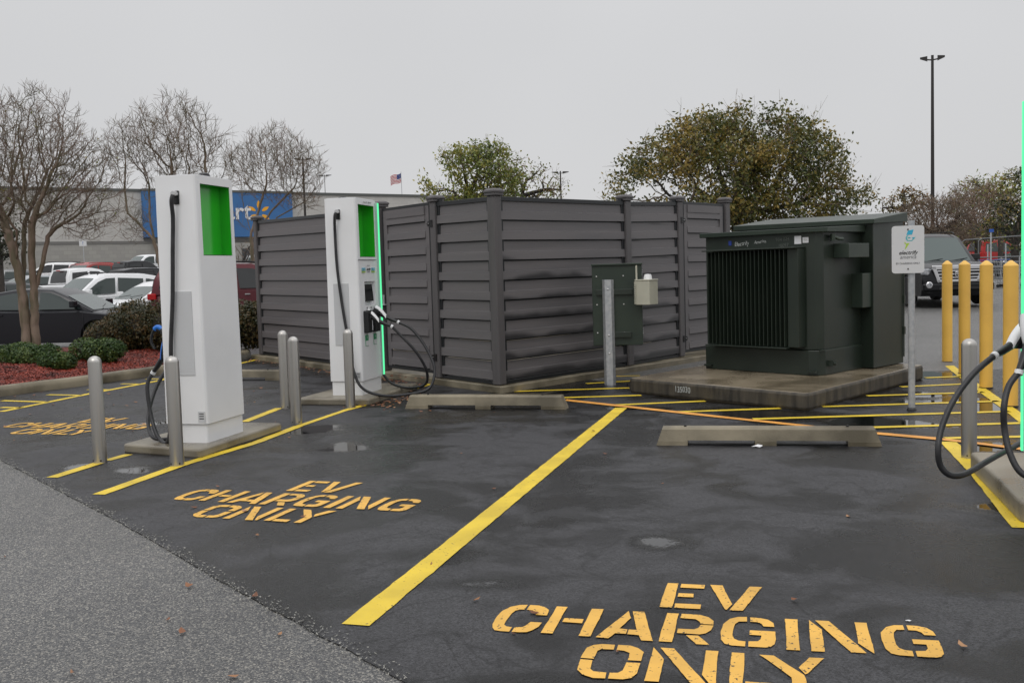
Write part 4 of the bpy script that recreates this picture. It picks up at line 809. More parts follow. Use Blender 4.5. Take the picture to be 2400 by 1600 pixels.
# ================================================================== VEHICLES
KINDS = {
 'sedan': dict(L=4.75, W=1.82, H=1.43, fx=1.38, rx=-1.38, wr=.325, clr=.19, top=[(-2.37, .55), (-2.36, .92), (-2.26, 1.0), (-1.7, 1.02), (-1.0, .96), (.2, .93), (1.0, .92), (1.25, .88), (2.0, .77), (2.28, .66), (2.37, .50), (2.35, .32)],
   gh=[(-1.98, .96), (-1.55, 1.18), (-1.05, 1.36), (-.6, 1.42), (-.1, 1.43), (.3, 1.40), (.62, 1.26), (1.28, .90)],
   glass=[[(-1.45, .99), (-1.25, 1.17), (-.98, 1.29), (-.62, 1.345), (-.06, 1.355), (-.06, .96)], [(.04, .96), (.04, 1.355), (.28, 1.335), (.50, 1.25), (1.02, .955)]]),
 'suv': dict(L=4.5, W=1.84, H=1.68, fx=1.35, rx=-1.34, wr=.345, clr=.22, top=[(-2.24, .5), (-2.23, .98), (-2.1, 1.1), (-1.0, 1.06), (.2, 1.02), (1.0, 1.0), (1.25, .97), (1.95, .86), (2.2, .74), (2.25, .52), (2.22, .33)],
   gh=[(-2.16, 1.02), (-2.02, 1.32), (-1.82, 1.57), (-1.3, 1.66), (-.4, 1.68), (.1, 1.66), (.45, 1.55), (1.22, .98)],
   glass=[[(-1.93, 1.14), (-1.78, 1.42), (-1.42, 1.50), (-1.3, 1.51), (-1.24, 1.12)], [(-1.14, 1.11), (-1.2, 1.515), (-.30, 1.56), (-.22, 1.07)], [(-.12, 1.065), (-.20, 1.56), (.12, 1.545), (.40, 1.44), (.98, 1.04)]]),
 'bigsuv': dict(L=5.2, W=2.03, H=1.90, fx=1.55, rx=-1.55, wr=.40, clr=.27, top=[(-2.58, .55), (-2.57, 1.1), (-2.5, 1.2), (-1.0, 1.18), (.5, 1.16), (1.1, 1.16), (1.4, 1.15), (2.2, 1.08), (2.5, .98), (2.6, .7), (2.58, .42)],
   gh=[(-2.5, 1.15), (-2.42, 1.5), (-2.25, 1.80), (-1.7, 1.88), (-.4, 1.90), (.2, 1.88), (.55, 1.78), (1.3, 1.12)],
   glass=[[(-2.3, 1.25), (-2.15, 1.68), (-1.35, 1.74), (-1.3, 1.24)], [(-1.2, 1.23), (-1.25, 1.745), (-.35, 1.77), (-.25, 1.22)], [(-.15, 1.21), (-.22, 1.77), (.2, 1.755), (.5, 1.64), (1.05, 1.2)]]),
 'pickup': dict(L=5.7, W=1.95, H=1.86, fx=1.75, rx=-1.75, wr=.39, clr=.3, top=[(-2.84, .55), (-2.84, 1.16), (-2.82, 1.19), (-.95, 1.17), (-.9, 1.14), (1.1, 1.12), (1.45, 1.10), (2.45, 1.02), (2.75, .9), (2.84, .62), (2.82, .42)],
   gh=[(-.98, 1.12), (-.93, 1.5), (-.80, 1.80), (-.4, 1.86), (.3, 1.86), (.62, 1.80), (.85, 1.66), (1.4, 1.10)],
   glass=[[(-.82, 1.2), (-.72, 1.68), (-.02, 1.73), (.02, 1.17)], [(.12, 1.165), (.08, 1.735), (.5, 1.72), (.75, 1.6), (1.12, 1.15)]])}
def car(kind, paintn, X, Y, hd, label, group, det=1, dark=False, scale=1.0, z=None):
    K = KINDS[kind]; W = K['W']; L = K['L']; pm = PAINT[paintn]
    t = empty('parked_car' if kind != 'pickup' else 'pickup_truck', (X, Y, terr(X, Y) if z is None else z), R(hd), label, 'car' if kind != 'pickup' else 'pickup truck', group)
    if scale != 1: t.scale = (scale,) * 3
    wr = K['wr']; ar = wr + .065
    top = K['top']
    pts = list(top); matr = [0] * (len(top) - 1)
    xf, xr = K['fx'], K['rx']; c = K['clr']
    bot = [(top[-1][0] - .06, c)]
    def arch(xa): 
        a0 = math.asin((c - wr) / ar) if abs(c - wr) < ar else 0
        n = 10; return [(xa + ar * math.cos(a0 + (math.pi - 2 * a0) * k / n), wr + ar * math.sin(a0 + (math.pi - 2 * a0) * k / n)) for k in range(n + 1)]
    A1, A2 = arch(xf), arch(xr)
    pts += bot; matr.append(0)
    pts += A1; matr += [1] + [1] * (len(A1) - 1); pts += A2; matr += [1] + [1] * (len(A2) - 1)
    pts.append((top[0][0] + .06, c)); matr.append(1); matr.append(0)
    hw = lambda x, z: W / 2 * (1 - .11 * min(1, abs(x) / (L / 2)) ** 5) * (1 - .055 * max(0, (z - .62) / .45) ** 2 - .03 * max(0, (.55 - z) / .35) ** 2)
    S = [-1, -.965, -.9, -.5, 0, .5, .9, .965, 1]; m = MB(); n = len(pts)
    for s in S:
        k = 1 if abs(s) == 1 else .35 if abs(s) > .93 else 0
        for x, z in pts:
            zz = z - k * .045 * sstep(.6, 1.0, z) + (.03 * (1 - s * s) if z > .75 else 0); xx = x * (1 - k * .012 * sstep(.8, 1, abs(x) / (L / 2))) - (.05 * s * s * (1 if x > 0 else -1) * sstep(.9, 1, abs(x) / (L / 2)))
            m.v.append((xx, s * hw(x, z), zz))
    for j in range(len(S) - 1):
        for i in range(n): a = j * n + i; b = j * n + (i + 1) % n; m.f.append((a, b, b + n, a + n)); m.m.append(matr[i % len(matr)] if i < len(matr) else 0)
    m.f.append(tuple(range(n))); m.f.append(tuple(range((len(S) - 1) * n, len(S) * n))); m.m += [0, 0]
    body = m.build('body', [pm, M['black_trim']], t, smooth=38)
    gh = K['gh']; zb = gh[0][1]; zt = K['H']; wb_, wt = W / 2 * .945, W / 2 * .76
    gw = lambda x, z: (wb_ + (wt - wb_) * min(1, max(0, (z - 1.0 * zb) / (zt - zb)) ** 1.1)) * (1 - .05 * min(1, abs(x) / (L / 2)) ** 2)
    m = MB(); G = [(gh[0][0], zb - .05)] + gh + [(gh[-1][0], gh[-1][1] - .05)]; n = len(G); S2 = [-1, -.97, -.85, -.4, 0, .4, .85, .97, 1]
    crown = lambda s, z: .035 * (1 - s * s) * sstep(zb, zt, z)
    for s in S2:
        k = 1 if abs(s) == 1 else .3 if abs(s) > .9 else 0
        for x, z in G: m.v.append((x * (1 - .02 * k), s * gw(x, z), z + crown(s, z) - k * .03 * sstep(zb, zt, z)))
    for j in range(len(S2) - 1):
        for i in range(n): a = j * n + i; b = j * n + (i + 1) % n; m.f.append((a, b, b + n, a + n)); m.m.append(0)
    m.f.append(tuple(range(n))); m.f.append(tuple(range((len(S2) - 1) * n, len(S2) * n))); m.m += [0, 0]
    cab = m.build('cabin', pm, t, smooth=38)
    gl = M['car_glass_dark' if dark else 'car_glass']
    for s in (-1, 1):
        for g in K['glass']:
            v = [(x, s * (gw(x, z) + .007), z) for x, z in g]; MB().add(v, [tuple(range(len(v)))]).build('side_window', gl, cab)
    def screen(P, name, mt, s0=.87):
        m = MB(); n_ = len(P); SS = [-s0, -s0 * .6, 0, s0 * .6, s0]
        for x, z in P:
            for s in SS: m.v.append((x, s * gw(x, z), z + crown(s, z)))
        for i in range(n_ - 1):
            for j in range(4): a = i * 5 + j; m.f.append((a, a + 1, a + 6, a + 5)); m.m.append(0)
        return m.build(name, mt, cab, smooth=60)
    def edge(a, b, t0, t1, o_):
        d = Vector((b[0] - a[0], b[1] - a[1])); nn = Vector((d.y, -d.x)).normalized() * o_
        return [(a[0] + d.x * q + nn.x, a[1] + d.y * q + nn.y) for q in (t0, t1)]
    f0, f1 = gh[-2], gh[-1]; e = edge(f0, f1, -.05, .93, -.010 if f1[0] > f0[0] else .010)
    nrm = Vector((f1[1] - f0[1], -(f1[0] - f0[0]))).normalized(); nrm = nrm if nrm.x > 0 else -nrm
    P1 = [(f0[0] + (f1[0] - f0[0]) * q + nrm.x * .012, f0[1] + (f1[1] - f0[1]) * q + nrm.y * .012) for q in (0.02, .5, .95)]
    screen(P1, 'windshield', M['windshield'])
    r0, r1 = gh[2], gh[0 if kind != 'sedan' else 0]; mid_ = gh[1]
    nrm = Vector((-(r0[1] - r1[1]), (r0[0] - r1[0]))).normalized(); nrm = nrm if nrm.x < 0 else -nrm
    P2 = [(r1[0] + (mid_[0] - r1[0]) * .35, r1[1] + (mid_[1] - r1[1]) * .35), mid_, (mid_[0] + (r0[0] - mid_[0]) * .85, mid_[1] + (r0[1] - mid_[1]) * .85)]
    P2 = [(x + nrm.x * .014, z + nrm.y * .014) for x, z in P2]
    screen(P2, 'rear_window', M['car_glass_dark' if kind != 'sedan' else 'windshield'], .78 if kind != 'pickup' else .74)
    # wheels
    for xa in (xf, xr):
        for s in (-1, 1):
            yc = s * (W / 2 - .12); wh = MB().lathe([(wr * .62, -.10), (wr * .93, -.105), (wr, -.07), (wr, .07), (wr * .93, .105), (wr * .62, .10)], n=24, ax='y', c=(xa, yc, wr)).build('wheel', M['tyre'], t, smooth=40)
            rm = MB().lathe([(wr * .63, 0), (wr * .64, s * .085), (wr * .60, s * .095), (wr * .55, s * .05), (.03, s * .04)], n=20, ax='y', c=(xa, yc, wr))
            if det > 1:
                for k in range(7):
                    a = 2 * math.pi * k / 7; ca_ = Vector((math.cos(a), 0, math.sin(a))); cb_ = Vector((-math.sin(a), 0, math.cos(a))); rm.box(Vector((xa, yc + s * .075, wr)) + ca_ * wr * .33, (wr * .28, .014, .022), (ca_, Vector((0, 1, 0)), cb_))
            rm.build('rim', M['rim'] if det > 1 else M['rim'], wh, smooth=35)
    # lamps, plates, mirrors, bumpers
    zl = top[-3][1] if kind in ('sedan', 'suv') else .92; zl = {'sedan': .68, 'suv': .80, 'bigsuv': .95, 'pickup': .88}[kind]
    for s in (-1, 1):
        xh = L / 2 - (.17 if kind != 'bigsuv' else .10)
        if kind != 'bigsuv': MB().box((xh - .03, s * (W / 2 - .27), zl + .02), (.15, .17, .065), (Vector((1, -s * .45, -.25)).normalized(), Vector((s * .45, 1, 0)).normalized() if s > 0 else Vector((-.45, 1, 0)).normalized(), UPZ)).build('headlight', M['headlamp'], t, bevel=.03)
        zt_ = {'sedan': .86, 'suv': 1.0, 'bigsuv': 1.05, 'pickup': 1.0}[kind]
        MB().box((-L / 2 + .12, s * (W / 2 - (.19 if kind != 'pickup' else .13)), zt_), (.115, .13 if kind != 'pickup' else .075, .085 if kind != 'pickup' else .17)).build('taillight', M['tail_red'], t, bevel=.025)
        xm = gh[-1][0] - .38; mb_ = MB().box((xm, s * (W / 2 + .06), zb + .11), (.055, .11, .075)).box((xm + .02, s * (W / 2 - .03), zb + .05), (.03, .05, .02)); mi_ = mb_.build('side_mirror', pm if paintn != 'black' else M['black_trim'], t, bevel=.025)
        if det:
            for xd in ((-.16, ) if kind == 'pickup' else (-.62,)) + ((.85,) if kind == 'pickup' else (.28 if kind != 'bigsuv' else .3,)):
                xx = xd - .25; MB().box((xx, s * (hw(xx, .9) + .012), zb - .11), (.075, .012, .016)).build('door_handle', M['chrome'] if paintn in ('maroon',) else pm, t, bevel=.006)
            for xd in K['glass'][-1][0], K['glass'][-2][0], (K['glass'][-1][-1][0] + .1, 0):
                xx = xd[0] - .05; g_ = MB(); zs = [c + .12, .45, .6, .75, zb - .04]
                for q in zs: g_.v += [(xx - .005, s * (hw(xx, q) + .003), q), (xx + .005, s * (hw(xx, q) + .003), q)]
                for q in range(len(zs) - 1): g_.f.append((2 * q, 2 * q + 1, 2 * q + 3, 2 * q + 2)); g_.m.append(0)
                g_.build('door_gap', M['print_black'], t)
    MB().box((-L / 2 + .03, 0, .62 if kind != 'sedan' else .72), (.02, .16, .075)).build('number_plate', M['plate'], t)
    if kind != 'bigsuv':
        MB().box((L / 2 - .06, 0, .42), (.05, W * .30, .09)).build('lower_grille', M['black_trim'], t, bevel=.02)
        MB().box((L / 2 - .05, 0, .64 if kind == 'sedan' else .72), (.05, .34, .06)).build('grille', M['black_trim'], t, bevel=.02)
    if kind == 'pickup':
        MB().box((-1.9, 0, 1.196), (.88, .80, .012)).build('truck_bed', M['black_trim'], t); MB().box((-L / 2 + .02, 0, .5), (.07, .9, .09)).build('rear_bumper', M['chrome'], t, bevel=.02)
        MB().box((-.93, 0, 1.79), (.02, .13, .02)).build('brake_lamp', M['tail_red'], t)
    if kind in ('suv', 'bigsuv') and det:
        for s in (-1, 1):
            y = s * (wt - .06); MB().tube(spline([(-1.7, y, zt - .01), (-1.6, y, zt + .05), (-.5, y, zt + .065), (.2, y, zt + .045), (.35, y, zt - .01)], 4), .018, 6).build('roof_rail', M['black_trim'] if paintn != 'silver' else M['rim'], t, smooth=50)
    if det:
        for s in (-.35, .30): MB().tube([(gh[-1][0] + .03, s, zb + .02), (gh[-1][0] - .10, s + .45, zb + .075)], .010, 5).build('wiper', M['print_black'], t)
    return t
# main black suv, details of its front
CG = 'cars parked in the lot'
bs = car('bigsuv', 'black', 11.62, 28.9, -93, 'large black off-road style car facing the camera behind the yellow bollards', CG, det=2)
xg = 2.58
gf = MB(); TRZ = [(-.66, .985), (.66, .985), (.56, .62), (-.56, .62)]
def bar(m, a, b, w_, x=xg, d_=.03):
    a = Vector((x, *a)); b = Vector((x, *b)); dd = (b - a).normalized(); m.box((a + b) / 2, ((b - a).length / 2 + w_, d_, w_), (dd, Vector((1, 0, 0)), dd.cross(Vector((1, 0, 0)))))
bar(gf, (-.62, 1.0), (.62, 1.0), .052); bar(gf, (-.62, 1.0), (-.50, .665), .045); bar(gf, (.62, 1.0), (.50, .665), .045); bar(gf, (-.50, .655), (.50, .655), .032)
gs_ = gf.build('grille_surround', M['chrome'], bs, bevel=.012)
for k in range(3): g2_ = MB(); g2_.box((xg + .0, 0, .74 + .085 * k), (.02, .54, .016)); g2_.build('grille_bar', M['chrome'], gs_, bevel=.005)
MB().box((xg - .02, 0, .82), (.03, .56, .16)).build('grille', M['print_black'], bs)
def ringm(rx, rz, cz, w_, x=xg + .045): return MB().tube([(x, rx * math.cos(R(k)), cz + rz * math.sin(R(k))) for k in range(0, 361, 20)], w_, 6)
r_ = ringm(.105, .075, .83, .012); r_.tube([(xg + .045, .035 * math.cos(R(k)), .83 + .07 * math.sin(R(k))) for k in range(0, 361, 24)], .010, 6); r_.tube([(xg + .045, .075 * math.cos(R(k)), .862 + .028 * math.sin(R(k))) for k in range(0, 361, 24)], .010, 6)
r_.build('emblem', M['chrome'], gs_, smooth=60)
for s in (-1, 1):
    MB().box((xg - .11, s * .775, .90), (.07, .13, .08), (Vector((1, -s * .35, -.12)).normalized(), Vector((s * .35 * s, 1, 0)).normalized() if s > 0 else Vector((-.35, 1, 0)).normalized(), UPZ)).build('headlight', M['headlamp'], bs, bevel=.03)
    fl = MB().lathe([(.085, 0), (.085, .05), (.07, .06)], n=16, ax='x', c=(xg - .02, s * .74, .56)).build('fog_lamp_ring', M['chrome'], bs); MB().lathe([(.055, 0), (.05, .02)], n=14, ax='x', c=(xg + .04, s * .74, .56)).build('fog_lamp', M['headlamp'], fl)
MB().box((xg - .04, 0, .50), (.07, .90, .10)).box((xg - .12, 0, .38), (.07, .80, .07)).build('front_bumper', PAINT['black'], bs, bevel=.04)
MB().box((xg + .035, 0, .47), (.01, .5, .03)).build('air_intake', M['print_black'], bs)
CL = -129
def pcar(px, Y, *a, **k): p = ground(px, Y); return car(a[0], a[1], p.x, p.y, *a[2:], **k)
pcar(125, 24.4, 'sedan', 'charcoal', -2, 'dark grey four door car right behind the bare tree and mulch bed', CG, det=2)
pcar(228, 33.5, 'suv', 'white', CL, 'white compact crossover angled towards the dark car, black roof rails', CG, det=2)
pcar(382, 32.0, 'sedan', 'white', CL, 'white low car half hidden behind the hedge and near charger', CG, det=1)
pcar(185, 45.5, 'pickup', 'white', 52, 'white pickup truck seen from behind its tailgate, dark cab rear window', CG, det=1, dark=True)
pcar(70, 54, 'sedan', 'silver', CL, 'silver car whose windshield shows above the white pickup bed', CG, det=0)
pcar(-12, 39, 'sedan', 'grey', CL, 'grey car cut by the left edge, beside the white pickup', CG, det=0)
pcar(122, 68, 'suv', 'white', 195, 'white sport utility car by the store wall, side windows dark', CG, det=1, dark=True)
pcar(8, 62, 'suv', 'grey', 195, 'dark grey car at far left edge below the store wall', CG, det=0, scale=.9)
pcar(158, 72, 'sedan', 'black', CL, 'small black car between the far white and red cars', CG, det=0)
pcar(205, 64, 'suv', 'rust', CL + 12, 'dusty red car facing forward in the far row with roof rails', CG, det=1)
pcar(245, 66, 'suv', 'red', 50, 'bright red car seen from behind in the far row', CG, det=0, dark=True)
pcar(283, 70, 'sedan', 'pearl', CL, 'pale white car between the far red car and black pickup', CG, det=0)
pcar(315, 60, 'pickup', 'black', 51, 'black pickup truck seen from behind near the store', CG, det=1, dark=True)
pcar(352, 53, 'suv', 'black', 50, 'black sport utility car with red tail light beside the near charger', CG, det=1, dark=True)
pcar(345, 82, 'bigsuv', 'white', CL, 'white roofed van shape farthest back by the blue store sign', CG, det=0)
pcar(575, 29.5, 'bigsuv', 'maroon', 14, 'maroon car with chrome handles between the near charger and fence', CG, det=1, dark=True)
pcar(585, 47, 'suv', 'silver', 15, 'silver car right above the maroon car roof', CG, det=0)
pcar(558, 62, 'sedan', 'maroon', 15, 'small dull red car far behind the silver one', CG, det=0)
pcar(612, 66, 'pickup', 'grey', 15, 'grey pickup truck far behind, beside the fence end post', CG, det=0)
pcar(2318, 62, 'pickup', 'red', 8, 'bright red pickup truck behind the cart corral', CG, det=1)
pcar(2385, 72, 'suv', 'silver', 185, 'silver car beyond the red pickup at right edge', CG, det=0)
pcar(2422, 52, 'sedan', 'black', 190, 'black low car at right edge before the red pickup', CG, det=0)
pcar(2330, 95, 'suv', 'white', 180, 'white car far off between red pickup and trees', CG, det=0)
# ================================================================== STORE
SA = atd(199, 447, 105.7); SBp = atd(1002, 462, 129); du = Vector((SBp.x - SA.x, SBp.y - SA.y, 0)).normalized(); nu = Vector((du.y, -du.x, 0)); ZB = 1.0
store = empty('store_building', (SA.x, SA.y, 0), math.atan2(du.y, du.x), 'long low grey block store with blue entrance sign panel, behind the parked cars', 'building')
def upx(px):                        # distance along the wall where a photo column meets it
    r = ray(px, 500); o = Vector((0, 0, HC)); den = r.x * du.y - r.y * du.x; t = (SA.x * du.y - SA.y * du.x) / den; p = Vector((r.x * t, r.y * t, 0)); return (p - Vector((SA.x, SA.y, 0))).dot(du)
def blockmat(n, c, c2, s_=1.0):
    m = bpy.data.materials.new(n); m.use_nodes = True; t = m.node_tree; b = t.nodes['Principled BSDF']; tcn = N(t, 'ShaderNodeTexCoord'); mp = N(t, 'ShaderNodeMapping'); mp.inputs['Rotation'].default_value = (R(-90), 0, 0); t.links.new(tcn.outputs['Object'], mp.inputs[0])
    br = N(t, 'ShaderNodeTexBrick'); t.links.new(mp.outputs[0], br.inputs['Vector']); br.inputs['Color1'].default_value = (*c, 1); br.inputs['Color2'].default_value = (*c2, 1); br.inputs['Mortar'].default_value = (*[q * .9 for q in c2], 1)
    br.inputs['Scale'].default_value = 1; br.inputs['Brick Width'].default_value = .8 * s_; br.inputs['Row Height'].default_value = .4 * s_; br.inputs['Mortar Size'].default_value = .015; t.links.new(br.outputs[0], b.inputs['Base Color']); b.inputs['Roughness'].default_value = .8; MATS[n] = m
blockmat('block_light', (.52, .505, .475), (.47, .455, .43)); blockmat('block_low', (.36, .35, .32), (.31, .30, .28)); mat('store_blue', (.045, .16, .38), .6, c2=(.04, .14, .35), scale=.3); mat('store_trim', (.10, .105, .10), .5); mat('store_band', (.17, .165, .155), .7)
mat('spark_yellow', (.85, .40, .02), .5); mat('store_white', (.75, .75, .75), .5); mat('entry_dark', (.05, .05, .052), .3)
U0, U1, UB0, UB1 = upx(-400), upx(1190), upx(333), upx(681); ZTOP = 10.9
MB().bb((U0, 0, 5.75), (UB0 - .01, 25, ZTOP)).bb((UB1 + .01, 0, 5.75), (U1, 25, ZTOP)).bb((UB0 - .01, .5, 5.75), (UB1 + .01, 25, ZTOP - .02)).build('wall', M['block_light'], store)
MB().bb((U0, .02, ZB), (U1, 25, 5.45)).build('lower_wall', M['block_low'], store)
MB().bb((U0 - .05, -.03, 5.45), (U1 + .05, 25, 5.75)).build('band_course', M['store_band'], store)
MB().bb((UB0, -.6, 6.1), (UB1, .49, ZTOP + .05)).build('sign_panel', M['store_blue'], store)
MB().bb((UB0 + 1, -.4, ZB), (UB1 - 1, .02, 5.44)).build('entrance_front', M['block_low'], store)
MB().bb((upx(560), -.5, ZB), (upx(640), -.41, 4.8)).build('entrance_glass', M['entry_dark'], store)
MB().bb((U0 - .1, -.12, ZTOP), (UB0, .5, ZTOP + .28)).bb((UB1, -.12, ZTOP), (U1 + .1, .5, ZTOP + .28)).bb((UB0, -.65, ZTOP + .05), (UB1, .5, ZTOP + .3)).build('parapet_cap', M['store_trim'], store)
for px in (852, 932):
    u = upx(px); q = MB(); q.prism([(u - 1.3, 6), (u + 1.3, 6), (u + 1.3, 9), (u - 1.3, 9)], ZTOP, ZTOP + .5, top=[(u - .9, 6.3), (u + .9, 6.3), (u + .9, 8.7), (u - .9, 8.7)]); q.build('skylight', M['store_white'], store)
tm = Matrix(((1, 0, 0, upx(487)), (0, 0, -1, -.62), (0, 1, 0, 8.05), (0, 0, 0, 1)))
text_mesh('store_lettering', 'Walmart', 2.6, M['store_white'], tm, store, ext=.03, bold=.04)
us = upx(602)
for k in range(6):
    a = R(30 + 60 * k); d = Vector((math.cos(a), 0, math.sin(a))); n_ = Vector((-d.z, 0, d.x)); c_ = Vector((us, -.62, 8.75)); m = MB()
    ring = [c_ + d * (.45 + .95 * q) + n_ * (.20 * math.sin(math.pi * min(1, q * .9 + .1)) * s) for s, qs in ((1, (0, .25, .5, .75, 1)), (-1, (1, .75, .5, .25, 0))) for q in qs]
    m.add(ring + [p + Vector((0, .02, 0)) for p in ring], [tuple(range(10)), tuple(range(10, 20))] + [(i, (i + 1) % 10, 10 + (i + 1) % 10, 10 + i) for i in range(10)]); m.build('spark_petal', M['spark_yellow'], store)
# ================================================================== POLES, FLAG, SMALL SIGNS
mat('rail_dull', (.16, .165, .17), .55, .3); mat('pole_dark', (.02, .017, .016), .45); mat('flag_red', (.45, .02, .03), .7); mat('flag_white', (.7, .7, .7), .7); mat('flag_blue', (.03, .05, .2), .7); mat('sign_blue', (.02, .09, .4), .4)
def lamp_post(px, Y, ztop, label, wd=.11, hd=0, arm=1.0):
    p = ground(px, Y); t = empty('street_lamp', p, R(hd), label, 'street lamp', 'parking lot lamp posts'); h = ztop - p.z
    MB().box((0, 0, h / 2), (wd, wd, h / 2), tap=.62).build('pole', M['pole_dark'], t); MB().lathe([(.3, 0), (.3, .75), (.05, .76)], n=16).build('base', M['concrete'], t)
    for s in (-1, 1):
        l = MB().tube([(0, 0, h - .25), (s * .35, 0, h - .2)], .04, 6); V = [(s * .25, -.18, h - .28), (s * .25, .18, h - .28), (s * arm, .12, h - .14), (s * arm, -.12, h - .14), (s * .25, -.18, h - .05), (s * .25, .18, h - .05), (s * arm, .12, h - .08), (s * arm, -.12, h - .08)]
        l.add(V, [(0, 1, 2, 3), (4, 5, 6, 7), (0, 1, 5, 4), (1, 2, 6, 5), (2, 3, 7, 6), (3, 0, 4, 7)]); l.build('lamp_head', M['pole_dark'], t)
    return t
lamp_post(2186, 56, atd(2184, 130, 56).z, 'tall dark twin headed lamp post behind the black car on the right', hd=-22, arm=.62)
lamp_post(1320, 112, atd(1316, 401, 112).z, 'small distant lamp post above the fence, between the two leafy trees', hd=0, arm=.9)
lamp_post(722, 92, atd(720, 369, 92).z, 'distant lamp post among bare branches in front of the store', wd=.12, hd=8, arm=.75)
lamp_post(771, 165, atd(768, 409, 165).z, 'faintest lamp post, far beyond the store roof', wd=.06, arm=1.1)
fp = ground(951, 200); flg = empty('flag_pole', fp, 0, 'thin flag pole flying a stars and stripes flag above the store roof', 'flag pole'); ftop = atd(949, 402, 200).z - fp.z
MB().tube([(0, 0, 0), (-.15, 0, ftop)], [.09, .05], 8).build('pole', M['galvanised'], flg)
FW_, FH = 2.15, 1.75; NXF = 10
def fpt(u, v): return (-.15 - FW_ * u * .97, .18 * math.sin(u * 7 + v), ftop - .25 - FH * v - .62 * u - .10 * math.sin(u * 6.5))
m = MB()
for i in range(NXF):
    for j in range(13):
        u0_, u1_ = i / NXF, (i + 1) / NXF; v0, v1 = j / 13, (j + 1) / 13; cm = 2 if (u1_ <= .41 and j < 7) else (0 if j % 2 == 0 else 1)
        m.add([fpt(u0_, v0), fpt(u1_, v0), fpt(u1_, v1), fpt(u0_, v1)], [(0, 1, 2, 3)], cm)
for a in range(5):
    for b in range(4): u_, v_ = .05 + a * .075, .07 + b * .125; x, y, z = fpt(u_, v_); m.add([(x - .03, y - .03, z), (x, y - .03, z - .03), (x + .03, y - .03, z), (x, y - .03, z + .03)], [(0, 1, 2, 3)], 1)
m.build('flag', [M['flag_red'], M['flag_white'], M['flag_blue']], flg, smooth=60, recalc=False)
def small_sign(px, Y, ztop, label, matn, w_=.3, h_=.45, glyph=None):
    p = ground(px, Y); t = empty('parking_sign', p, 0, label, 'sign'); h = ztop - p.z
    MB().tube([(0, 0, 0), (0, 0, h)], .03, 8).build('pole', M['galvanised'], t); s_ = MB().box((0, -.045, h - h_ / 2), (w_ / 2, .01, h_ / 2)).build('sign_plate', M[matn], t)
    if glyph: text_mesh('symbol', glyph, h_ * .7, M['sign_blue'] if matn != 'sign_blue' else M['sign_white'], frame_mat((0, -.06, h - h_ * .78), (1, 0, 0), (0, 0, 1)), s_)
small_sign(200, 78, atd(200, 561, 78).z, 'small white sign on a thin post in front of the store wall', 'sign_white', .55, .5, '?')
small_sign(2322, 36.5, atd(2322, 537, 36.5).z, 'small blue sign on a thin post at the cart corral', 'sign_blue', .16, .11)
# cart corral
p = ground(2335, 37); cc = empty('cart_corral', p, R(-6), 'galvanised cart corral with low rails behind the yellow bollards', 'cart corral')
m = MB()
for y in (0, 1.8):
    rl = MB(); rl.tube([(-.62, y, 0), (-.62, y, 1.72), (-.5, y, 1.80), (.9, y, 1.86)], .022, 8).tube([(.9, y, 1.86), (2.4, y, 1.9)], .022, 8); rl.build('hoop_rail', M['rail_dull'], cc)
    for z in (.35, .75, 1.12): MB().tube([(-.62, y, z), (2.6, y, z)], .022, 8).build('side_rail', M['rail_dull'], cc)
    for x in (-.2, .32, .8, 1.6): MB().tube([(x, y, 0), (x, y, 1.12 if x != .32 else 1.6)], .025, 8).build('post', M['galvanised'], cc)
def cart(x, y, base=None):
    if base is None:
        t = empty('shopping_cart', (0, 0, 0)); b = MB(); bw, bl = .26, .42
        for z, k in ((.52, .78), (.66, .88), (.80, .95), (.94, 1)):
            pts = [(-bl * k, -bw * k, z), (bl * k, -bw * k, z), (bl * k, bw * k, z), (-bl * k, bw * k, z), (-bl * k, -bw * k, z)]; b.tube(pts, .008, 4)
        for i in range(9): u = -1 + i / 4; b.tube([(u * bl * .78, -bw * .78, .52), (u * bl, -bw, .94)], .005, 4).tube([(u * bl * .78, bw * .78, .52), (u * bl, bw, .94)], .005, 4)
        for i in range(5): u = -1 + i / 2; b.tube([(bl * .78, u * bw * .78, .52), (bl, u * bw, .94)], .005, 4).tube([(-bl * .78, u * bw * .78, .52), (bl * .78, u * bw * .78, .52)], .005, 4)
        b.build('basket', M['rim'], t); MB().tube([(-.5, -.26, 1.02), (-.5, .26, 1.02)], .018, 6).build('handle', M['sign_blue'], t)
        MB().tube([(-.45, -.24, 1.0), (-.3, -.24, .2), (.42, -.22, .18)], .014, 5).tube([(-.45, .24, 1.0), (-.3, .24, .2), (.42, .22, .18)], .014, 5).build('frame', M['rim'], t)
        for q in ((-.3, -.24), (-.3, .24), (.4, -.22), (.4, .22)): MB().lathe([(.06, -.015), (.06, .015)], n=10, ax='y', c=(q[0], q[1], .07)).build('wheel', M['tyre'], t)
    else: t = copy_tree(base)
    t.location = p + Vector((x, y, 0)); return t
cb0 = cart(.3, .75); tag(cb0, 'steel shopping cart with blue handle, first of the row in the corral', 'shopping cart', 'carts in the corral')
for k, lb in enumerate(('second shopping cart nested in the corral row', 'third shopping cart nested in the corral row', 'last shopping cart nested in the corral row')): tag(cart(.3 + .3 * (k + 1), .75 - .03 * k, cb0), lb, 'shopping cart', 'carts in the corral')
